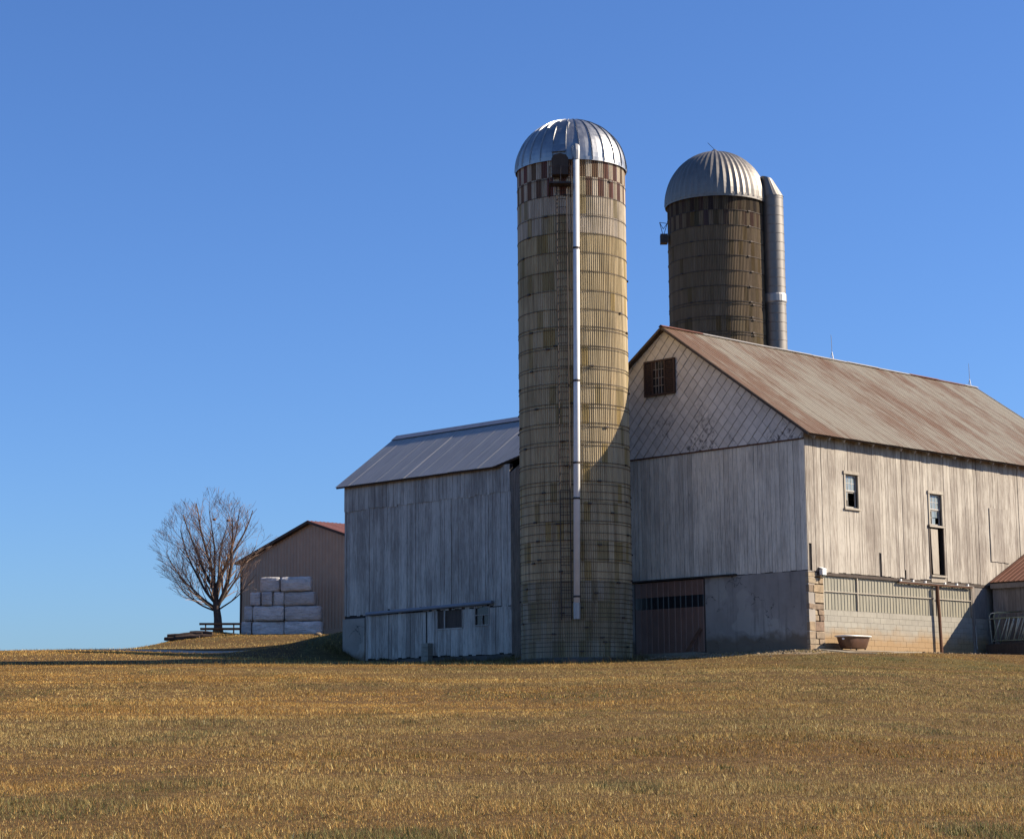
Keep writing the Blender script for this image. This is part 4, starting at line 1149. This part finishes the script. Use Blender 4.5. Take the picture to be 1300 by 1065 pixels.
# ================================================================== things around the barns
# bathtub on a concrete apron by the corner
ap = MB()
pp = [W(0.1, -0.05), W(5.0, -0.05), W(4.6, -1.5), W(0.6, -2.6), W(-.45, -1.9)]
n_ = len(pp)
ap.v = [(p[0], p[1], gz(p[0], p[1]) - .3) for p in pp] + [(p[0], p[1], gz(p[0], p[1]) + (.045 if i < 2 else .035)) for i, p in enumerate(pp)]
ap.f = [tuple(range(n_ - 1, -1, -1)), tuple(range(n_, 2 * n_))] + [(i, (i + 1) % n_, n_ + (i + 1) % n_, n_ + i) for i in range(n_)]
tag(ap.build('concrete_apron', 'concrete'), 'flat concrete slab under the old bathtub at the barn corner', 'slab', kind='structure')
tub = thing('bathtub', W(1.68, -0.62, -0.02), A45, 'old red brown bathtub with pale rim standing on the slab', 'bathtub')
def ring(a, b_, z, n=28, p=3.0, ox=0.0):
    out = []
    for j in range(n + 1):
        t = 2 * pi * j / n; c_, s_ = cos(t), sin(t)
        out.append((ox + a * abs(c_) ** (2 / p) * (1 if c_ >= 0 else -1), b_ * abs(s_) ** (2 / p) * (1 if s_ >= 0 else -1), z))
    return out
mb = MB(); mb.quadgrid([ring(.02, .02, .03), ring(.52, .24, .03), ring(.60, .28, .06), ring(.70, .33, .30), ring(.75, .36, .44)])
mb.build('basin', 'tub_brown', tub, smooth=True)
mb = MB(); mb.quadgrid([ring(.745, .355, .43), ring(.80, .41, .435), ring(.82, .43, .46), ring(.80, .41, .485), ring(.74, .35, .48), ring(.70, .32, .40), ring(.55, .25, .10), ring(.02, .02, .09)])
mb.build('rim', 'tub_rim', tub, smooth=True)
MB().tube([(-.73, -.12, .36), (-.79, -.13, .36)], .035, 10).build('overflow_plug', 'lamp_white', tub)
for x in (-.42, .42):
    for y in (-.18, .18): MB().tube([(x, y, .06), (x * 1.05, y * 1.08, 0.0)], [.04, .028], 6).build('foot', 'dark_steel', tub)

# slant bar hurdles leaning at the shed, behind a timber trough
def hurdle(loc, rz_, lean, label, mat, L=2.7, H=1.18, gap=.17, slant=.30):
    o = thing('hurdle_gate', loc, rz_, label, 'gate', 'slant bar hurdles leaning on the shed')
    o.rotation_euler = (lean, 0, rz_)
    f = MB().tube([(0, 0, .02), (0, 0, H - .12), (.06, 0, H - .03), (.14, 0, H), (L - .14, 0, H), (L - .06, 0, H - .03), (L, 0, H - .12), (L, 0, .02)], .024, 8)
    f.tube([(0, 0, .10), (L, 0, .10)], .02, 6); f.tube([(0, 0, H - .22), (L, 0, H - .22)], .02, 6)
    f.build('frame', mat, o, smooth=True)
    x = .12
    while x < L - slant - .05:
        MB().tube([(x + slant, 0, .10), (x, 0, H - .22)], .021, 6).build('slant_bar', 'gate_paint', o, smooth=True); x += gap
for i, (t, s, ln, lb, mt, sl_, gp) in enumerate(((-3.25, 11.34, .07, 'pale green slant bar hurdle leaning nearest the shed planks', 'gate_green', .34, .21),
                                   (-3.00, 11.12, .11, 'pale green slant bar hurdle leaning in the middle of the stack', 'gate_paint', .42, .30),
                                   (-3.35, 10.92, .14, 'pale green slant bar hurdle outermost of the stack by the shed', 'gate_green', .30, .38))):
    hurdle(W(s, t, 0.42), A45 + pi / 2, -ln if False else ln * 0 + (-ln), lb, mt, slant=sl_, gap=gp)
tr = thing('feed_trough', W(11.1, -1.75, -0.05), A45, 'dark timber feed trough under the leaning hurdles at the shed', 'trough')
MB().box(-.42, .30, -1.75, 1.45, 0.02, 0.06).build('floor', 'dark_wood', tr)
for x in (-.42, .26): MB().box(x, x + .04, -1.75, 1.45, 0.062, 0.44).build('board', 'dark_wood', tr)
for y in (-1.75, 1.41): MB().box(-.378, .258, y, y + .04, 0.062, 0.42).build('board', 'dark_wood', tr)

# board leaning on the sliding door
lb = MB().bar((0, 0, 0), (0.30, 0.45, .86), .05, .12)
o = lb.build('leaning_board', 'rust_steel'); o.location = W(-0.48, 5.28, 0.04); o.rotation_euler = (0, 0, 0)
o.rotation_euler = (0, 0, A45 - radians(100))
tag(o, 'short rusty beam leaning against the brown sliding door', 'beam')

# stack of wrapped bales
def bale(parent_m, u0, u1, z0, z1, dep, label):
    L = u1 - u0 - rnd.uniform(.0, .06); H = z1 - z0; n = 10
    mb = MB()
    # rounded box by superellipse rings along the length
    rows = []; bj = [rnd.uniform(-.04, .02) for _ in range(24)]
    for i, q in enumerate((0.0, .02, .07, .18, .35, .5, .65, .82, .93, .98, 1.0)):
        e = (0.80, 0.93, 0.985, 1.0, 1.0, 1.0, 1.0, 1.0, .985, .93, .80)[i]
        wob = rnd.uniform(.955, 1.015)
        row = []
        for j in range(25):
            t = 2 * pi * (j % 24) / 24; c_, s_ = cos(t), sin(t)
            y = dep / 2 * e * wob * abs(c_) ** .30 * (1 if c_ >= 0 else -1); zz = H / 2 * e * wob * abs(s_) ** .30 * (1 if s_ >= 0 else -1)
            row.append((-L / 2 + L * q + bj[j % 24] * .3, y * (1 + bj[j % 24]), zz * (1 + bj[j % 24]) + H / 2))
        rows.append(row)
    mb.quadgrid(rows)
    mb.f.append(tuple(range(23, -1, -1))); k = len(mb.v) - 25; mb.f.append(tuple(k + j for j in range(24)))
    o = mb.build('hay_bale', 'bale_wrap', smooth=True)
    o.matrix_world = parent_m @ Matrix.Translation(((u0 + u1) / 2, 0.0 + rnd.uniform(-.16, .10), z0)) @ Matrix.Rotation(rnd.uniform(-.07, .07), 4, 'Z') @ Matrix.Rotation(rnd.uniform(-.012, .012), 4, 'Y')
    tag(o, label, 'hay bale', 'white wrapped bales stacked in front of the brown building')
bx, by = -15.6, 122.5
pm = Matrix.Translation((bx, by, 7.37)) @ Matrix.Rotation(radians(-1), 4, 'Z')
RW = [(0.0, .83, [(0, .60, 'short white wrapped bale at the tree end of the bottom row'), (.62, 2.50, 'long white wrapped bale in the middle of the bottom row'), (2.52, 4.68, 'long white wrapped bale at the barn end of the bottom row')]),
      (.83, 1.70, [(.18, .68, 'short white wrapped bale at the tree end of the second row'), (.68, 2.48, 'long white wrapped bale in the middle of the second row'), (2.50, 4.62, 'long white wrapped bale at the barn end of the second row')]),
      (1.70, 2.50, [(.48, 1.12, 'short white wrapped bale at the tree end of the third row'), (1.15, 1.80, 'small white wrapped bale second from the tree in the third row'), (1.82, 2.46, 'small white wrapped bale third from the tree in the third row'), (2.48, 4.28, 'long white wrapped bale at the barn end of the third row')]),
      (2.50, 3.36, [(1.08, 2.26, 'white wrapped bale on top of the stack nearer the tree'), (2.28, 4.04, 'long white wrapped bale on top of the stack nearer the barns')])]
for z0, z1, bl in RW:
    for u0, u1, lb in bl: bale(pm, u0, u1, z0, z1, 1.15, lb)

# pale stone or bucket on the grass bank by the bales
o = MB().lathe([(.001, .30), (.16, .28), (.26, .16), (.27, .06), (.22, 0.0)], 14).build('loose_stone', 'stone_loose', smooth=True)
q_ = (-10.75, 117.2); o.location = (q_[0], q_[1], gz(*q_) - .02); o.scale = (.8, .6, .65); tag(o, 'pale rounded field stone lying on the bank below the bales', 'stone')

# bare maple
def bare_tree(loc, label):
    r = random.Random(12)
    T = thing('bare_tree', loc, 0, label, 'tree')
    trunk = MB(); crown = MB()
    cen = Vector((-0.35, 0, 4.4)); rad = Vector((3.5, 3.2, 3.6))
    def inside(p):
        q = p - cen
        an = atan2(q.z, q.x); lump = 1.0 + .16 * sin(an * 5 + 1.3) + .12 * sin(an * 9 + .4 + q.y) - .08
        return (q.x / rad.x) ** 2 + (q.y / rad.y) ** 2 + (q.z / rad.z) ** 2 < lump + 0.16 * r.random()
    cnt = [0]
    def grow(p, d, L, rd, lvl):
        n = max(3, int(L / (.30 if lvl < 3 else .22)))
        pts = [p.copy()]; rr = [rd]
        kids = []
        for i in range(n):
            jit = .10 if lvl < 2 else .16
            d = (d + Vector((r.uniform(-jit, jit), r.uniform(-jit, jit), r.uniform(-.05, .10) if lvl > 1 else r.uniform(-.02, .13)))).normalized()
            p = p + d * (L / n)
            pts.append(p.copy()); rr.append(max(.0055, rd * (1 - .78 * (i + 1) / n)))
            if lvl > 0 and not inside(p) and i > 0: break
            if lvl < 5 and i >= (1 if lvl else 1): kids.append((p.copy(), d.copy(), rr[-1], (i + 1) / n))
        tgt = trunk if lvl <= 1 else crown
        tgt.tube(pts, rr, 7 if lvl == 0 else 5 if lvl < 3 else 3, cap=False)
        cnt[0] += 1
        for (kp, kd, kr, f) in kids:
            if lvl == 0: continue
            m = {1: 1, 2: 2, 3: 2, 4: 1}.get(lvl, 0)
            if r.random() < .34: m -= 1
            if lvl >= 4 and cnt[0] > 5200: continue
            for _ in range(m):
                ax = Vector((r.uniform(-1, 1), r.uniform(-1, 1), r.uniform(-.3, .5))).normalized()
                out = kp - Vector((0, 0, kp.z * .55 + .4)); out.normalize()
                nd = (kd * .78 + (ax - kd * ax.dot(kd)) * .62 + out * .12 + Vector((0, 0, .06))).normalized()
                L2 = {1: 1.6, 2: 1.0, 3: .62, 4: .40}[lvl] * r.uniform(.6, 1.15) * (1.15 - .45 * f)
                grow(kp, nd, L2, max(.006, kr * (.62 if lvl < 3 else .6)), lvl + 1)
    # trunk
    tp = [Vector((0, 0, -.15)), Vector((0.01, 0, .25)), Vector((-.02, 0, .8)), Vector((-.10, .02, 1.35)), Vector((-.16, .03, 1.9)), Vector((-.24, .03, 2.5))]
    trunk.tube(tp, [.36, .25, .225, .20, .165, .12], 10)
    for (h, ang, az, L, rd) in ((2.45, 6, 200, 5.4, .11), (2.4, 18, 20, 5.4, .10), (2.1, 24, 170, 5.0, .10), (1.9, 32, 290, 4.4, .08), (1.9, 34, 110, 4.4, .08), (2.2, 30, 350, 5.0, .09),
                                (1.30, 30, -8, 5.4, .13), (1.6, 42, 178, 4.8, .09), (1.35, 58, 186, 4.3, .08), (1.15, 72, 172, 3.7, .06), (1.7, 46, 70, 3.8, .07), (1.6, 48, 240, 3.8, .07), (1.45, 48, 12, 4.2, .08), (1.25, 68, 150, 3.6, .055), (1.2, 66, 338, 3.2, .055), (1.2, 70, 210, 3.5, .055), (2.3, 14, 280, 4.8, .08)):
        i = max(j for j in range(len(tp)) if tp[j].z <= h); j = min(i + 1, len(tp) - 1)
        k = (h - tp[i].z) / max(.01, tp[j].z - tp[i].z) if j != i else 0
        p = tp[i].lerp(tp[j], min(1, k))
        a = radians(ang); z = radians(az)
        grow(p, Vector((sin(a) * cos(z), sin(a) * sin(z), cos(a))), L, rd, 1)
    trunk.build('trunk', 'bark', T, smooth=True)
    crown.build('crown', 'twig', T)
    for (x, y, z) in ((-.25, -.3, 6.4), (.55, -.2, 6.35)):
        nb = MB().lathe([(.001, z - .08), (.07, z - .07), (.10, z), (.07, z + .06), (.001, z + .04)], 8, x, y)
        nb.build('bird_nest', 'dry_leaf', T)
    return T
TX, TY = -16.9, 122.0
bare_tree((TX, TY, gz(TX, TY) - .03), 'bare leafless maple standing on the rise beside the brown building')

# picnic table under the tree, heap of old timber beside it
q_ = (-16.35, 118.9)
tb = thing('picnic_table', (q_[0], q_[1], gz(*q_)), radians(8), 'dark wooden picnic table in front of the bare tree trunk', 'table')
for k in range(4): MB().box(-1.15, 1.15, -.36 + k * .185, -.36 + k * .185 + .17, .60, .69).build('top_plank', 'old_timber', tb)
for y in (-.78, .56): MB().box(-1.1, 1.1, y, y + .24, .34, .40).build('bench', 'old_timber', tb)
for x in (-.8, .75):
    MB().bar((x, -.62, -.05), (x, -.22, .60), .07, .11).build('leg', 'old_timber', tb); MB().bar((x, .62, -.05), (x, .22, .60), .07, .11).build('leg', 'old_timber', tb)
    MB().box(x - .025, x + .025, -.78, .8, .28, .34).build('cross_beam', 'old_timber', tb)
r = random.Random(8)
spots = [(-18.5, 117.1), (-18.05, 117.0), (-17.55, 117.2), (-18.25, 117.35), (-17.2, 117.6), (-17.8, 117.5)]
for i, (x, y) in enumerate(spots):
    L = r.uniform(1.2, 2.0); z = .10 + .15 * (i // 3)
    mb = MB().tube([(-L / 2, 0, 0), (-L / 4, .02, .01), (L / 4, -.02, .015), (L / 2, 0, 0)], [.10, .12, .115, .09], 7)
    o = mb.build('old_log', 'old_timber'); o.location = (x, y, gz(x, y) + z); o.rotation_euler = (0, r.uniform(-.06, .06), r.uniform(-.35, .35))
    tag(o, 'weathered dark log in the low heap on the grass left by the bare tree', 'log', 'old logs heaped near the tree')

# ================================================================== loose stones and grass
rg = np.random.default_rng(5)
# stones and clods along the foot of the walls
mb = MB()
rs = random.Random(3)
for i in range(650):
    if rs.random() < .6:
        s = -abs(rs.gauss(0.9, .8)) - .15; t = rs.uniform(-1.0, 9)
        if s > -.95 and 4.5 < t < 9.1: continue
    else:
        s = rs.uniform(-.5, 11.2); t = -abs(rs.gauss(0.6, .7)) - .2
        if -2.5 < t and -.5 < s < 5.0: continue
    x, y, _ = W(s, t); z = gz(x, y); a = rs.uniform(.02, .075) * (1.4 if rs.random() < .08 else 1)
    th = rs.uniform(0, 6.28); pts = []
    for k in range(6):
        q = th + k * pi / 3; e = a * rs.uniform(.7, 1.15)
        pts.append((x + e * cos(q), y + e * sin(q), z - .01))
    tp = [(x + (p[0] - x) * .6, y + (p[1] - y) * .6, z + a * rs.uniform(.4, .8)) for p in pts]
    k0 = len(mb.v); mb.v.extend(pts + tp)
    mb.f.append(tuple(k0 + 6 + k for k in range(6)))
    for k in range(6): mb.f.append((k0 + k, k0 + (k + 1) % 6, k0 + 6 + (k + 1) % 6, k0 + 6 + k))
tag(mb.build('rubble', 'stone_loose'), 'scattered stones and clods along the foot of the barn walls', 'stones', kind='stuff')

def blades(name, n, region, hmin, hmax, wmin, wmax, label, pal, green_pal, gbias=0.0, keep=None, lean=0.85):
    x, y = region(n)
    if keep is not None:
        k = keep(x, y); x = x[k]; y = y[k]
    n = len(x)
    z = gz_arr(x, y) + (vnoise(x * 0.35, y * 0.35, 3) - 0.5) * 0.08 * (y < 74) * (y > 4)
    gv, gn = zone(x, y)
    patch = vnoise(x * .5, y * .30, 1) * .45 + vnoise(x * 2.3, y * 1.3, 2) * .3 + vnoise(x * 6, y * 4, 4) * .25
    k = rg.random(n) > gv * (.85 if 'litter' not in name else .3)
    x, y, z, gn, patch = x[k], y[k], z[k], gn[k], patch[k]; n = len(x)
    hgt = rg.uniform(hmin, hmax, n) * (0.35 + 1.3 * patch) * np.where(rg.random(n) < .03, 1.7, 1.0) * (.78 + .34 * np.sin(y * 2.3 + .12 * x + 2.0 * vnoise(x * .15, y * .15, 13)))
    w = rg.uniform(wmin, wmax, n)
    az = rg.uniform(0, 2 * pi, n); la = rg.uniform(0, 2 * pi, n)
    tilt = np.radians(rg.uniform(8, 40 + 50 * lean, n))
    lm = hgt * np.sin(tilt)
    dx, dy = np.cos(az) * w / 2, np.sin(az) * w / 2
    lx, ly = np.cos(la) * lm, np.sin(la) * lm
    v = np.empty((n, 3, 3), np.float32)
    v[:, 0] = np.stack([x - dx, y - dy, z - .012], -1); v[:, 1] = np.stack([x + dx, y + dy, z - .012], -1)
    v[:, 2] = np.stack([x + lx, y + ly, z + .004 + hgt * np.cos(tilt)], -1)
    pal = np.array(pal); gp = np.array(green_pal)
    ci = pal[rg.integers(0, len(pal), n)]
    gi = gp[rg.integers(0, len(gp), n)]
    isg = rg.random(n) < np.clip(gn * (0.35 + 1.1 * patch) + gbias * (vnoise(x * .8, y * .35, 6) > .74), 0, .92)
    col = np.where(isg[:, None], gi, ci) * rg.uniform(.64, 1.58, n)[:, None]
    col = col * (0.62 + .42 * vnoise(x * .06, y * .33, 9) + .36 * vnoise(x * 1.1, y * .5, 11))[:, None]
    ol = np.clip(1.5 * vnoise(x * .11, y * .22, 21) - .45 + .012 * x, 0, .75)[:, None]
    lum = col.mean(1, keepdims=True)
    col = col * (1 - .55 * ol) + lum * np.array([1.22, 1.10, .50]) * .55 * ol
    cc = np.ones((n, 3, 4), np.float32); cc[:, :, :3] = col[:, None, :]
    me = bpy.data.meshes.new(name)
    me.vertices.add(n * 3); me.vertices.foreach_set('co', v.ravel())
    me.loops.add(n * 3); me.loops.foreach_set('vertex_index', np.arange(n * 3, dtype=np.int32))
    me.polygons.add(n); me.polygons.foreach_set('loop_start', np.arange(0, n * 3, 3, dtype=np.int32))
    try: me.polygons.foreach_set('loop_total', np.full(n, 3, np.int32))
    except Exception: pass
    me.update(calc_edges=True)
    at = me.color_attributes.new('tint', 'FLOAT_COLOR', 'POINT'); at.data.foreach_set('color', cc.ravel())
    me.materials.append(M['grass_blade'])
    o = bpy.data.objects.new(name, me); C.objects.link(o)
    tag(o, label, 'grass', kind='stuff')
    return o

STRAW = [(0.428, 0.244, 0.056), (0.377, 0.202, 0.043), (0.316, 0.155, 0.033), (0.24, 0.114, 0.026), (0.479, 0.306, 0.086), (0.561, 0.404, 0.142), (0.153, 0.073, 0.018), (0.357, 0.187, 0.039)]
GREEN = [(.095, .09, .026), (.075, .08, .022), (.16, .135, .042), (.22, .17, .058)]
def band(y0, y1, k0, k1, margin=1.5, power=1.0):
    def f(n):
        y = y0 + (y1 - y0) * rg.random(n) ** power
        half = y * 0.2425 + margin
        return (rg.uniform(-1, 1, n)) * half, y
    return f
def off_walls(x, y):
    s = ((x - BX) + (y - BY)) * sqrt(0.5); t = (-(x - BX) + (y - BY)) * sqrt(0.5)
    inb = (s > -.05) & (s < 22) & (t > -.12) & (t < 25.2)
    ap = (s > -.5) & (s < 5.0) & (t > -2.55 + .15 * s) & (t < 0)
    dr2 = (s > -.95) & (s < 0) & (t > 4.5) & (t < 9.1)
    sh = (s > 10.5) & (t < 0) & (t > -8)
    si = (x - SX) ** 2 + (y - SY) ** 2 < 2.3 ** 2
    return ~(inb | ap | dr2 | sh | si)
blades('field_grass', 380000, band(9, 24, 0, 0, 5.0, .8), .022, .068, .004, .010, 'short dry straw coloured grass in the near field', STRAW, GREEN, .6)
blades('field_grass', 410000, band(24, 46, 0, 0, 5.0, .9), .020, .060, .007, .015, 'short dry straw coloured grass across the middle of the field', STRAW, GREEN, .5)
blades('field_grass', 420000, band(46, 76.2, 0, 0, 6.0, .9), .018, .055, .013, .026, 'short dry straw coloured grass at the top of the field', STRAW, GREEN, .45, off_walls)
def hill(n):
    return rg.uniform(-30, 2, n), rg.uniform(76, 126, n)
def hill_keep(x, y):
    c = 100.8 + 0.035 * (x + 20) + 0.4 * np.sin(x * 0.3)
    return off_walls(x, y) & ~(np.abs(y - c) < 1.8) & ~((x > -9) & (y > 118)) & ((x < -6) | (y < 95))
blades('bank_grass', 120000, hill, .04, .10, .016, .034, 'rough winter grass on the bank behind the barns', STRAW[:6], GREEN, .08, hill_keep)
def tallf(n):
    y = rg.uniform(73.5, 76.5, n); return rg.uniform(-22, 4, n), y
blades('verge_grass', 2500, tallf, .07, .16, .008, .014, 'taller dry grass stems along the top edge of the field', STRAW, GREEN, 0, off_walls, .4)

def clusters(n_c, per, y0, y1, spread):
    def f(n):
        cy = y0 + (y1 - y0) * rg.random(n_c) ** .9; cx = rg.uniform(-1, 1, n_c) * (cy * .2425 + 1.5)
        k = np.repeat(np.arange(n_c), per); sz = rg.uniform(.4, 1.3, n_c)[k] * spread
        return cx[k] + rg.normal(0, 1, len(k)) * sz, cy[k] + rg.normal(0, 1, len(k)) * sz * 1.3
    return f
PALE = [(.60, .45, .21), (.55, .38, .15), (.66, .53, .29), (.48, .31, .10)]
WEED = [(.065, .085, .02), (.05, .07, .018), (.10, .11, .03)]
blades('straw_tufts', 0, clusters(420, 10, 12, 74, .06), .04, .085, .005, .011, 'paler straw tufts standing out of the field grass', PALE, GREEN, 0, off_walls, .7)
blades('green_weeds', 0, clusters(420, 34, 12, 60, .10), .02, .06, .008, .018, 'small green weeds scattered through the dry field', WEED, WEED, 0, off_walls, .9)
blades('dark_clods', 0, clusters(260, 14, 14, 72, .03), .015, .05, .015, .03, 'small dark clods and dead plants in the field', [(.05, .028, .012), (.08, .045, .018)], WEED, 0, off_walls, .9)
def foot(n):
    t = rg.uniform(9.0, 26, n); s = -np.abs(rg.normal(0, .30, n)) - .06
    return BX + (s - t) * sqrt(.5), BY + (s + t) * sqrt(.5)
blades('wall_weeds', 5000, foot, .08, .42, .012, .026, 'dead weeds standing along the foot of the grey wing', [(.16, .10, .04), (.10, .065, .028), (.22, .15, .06)], GREEN, .4, None, .4)

def gfoot(n):
    t = rg.uniform(-1.2, 14, n); s = -np.abs(rg.normal(.35, .8, n)) - .1
    return BX + (s - t) * sqrt(.5), BY + (s + t) * sqrt(.5)
blades('yard_litter', 9000, gfoot, .02, .10, .010, .024, 'dead leaves and straw litter along the foot of the barn gable', [(.30, .19, .08), (.20, .12, .05), (.42, .30, .14), (.12, .075, .035)], GREEN, .2, off_walls, .95)
def sfoot(n):
    s = rg.uniform(-.5, 11.5, n); t = -np.abs(rg.normal(0, .55, n)) - .08
    return BX + (s - t) * sqrt(.5), BY + (s + t) * sqrt(.5)
blades('yard_litter', 5000, sfoot, .02, .12, .010, .022, 'dry weeds and litter along the foot of the long barn wall', [(.34, .20, .08), (.26, .15, .06), (.42, .28, .12), (.14, .085, .04)], GREEN, .2, off_walls, .9)

def ring_foot(n):
    a = rg.uniform(0, 2 * pi, n); q = 2.28 + np.abs(rg.normal(0, .28, n))
    return SX + q * np.cos(a), SY + q * np.sin(a)
blades('wall_weeds', 2600, ring_foot, .06, .34, .010, .024, 'dead weeds growing round the foot of the tan silo', [(.16, .10, .04), (.10, .065, .028), (.24, .16, .065)], GREEN, .4, None, .4)
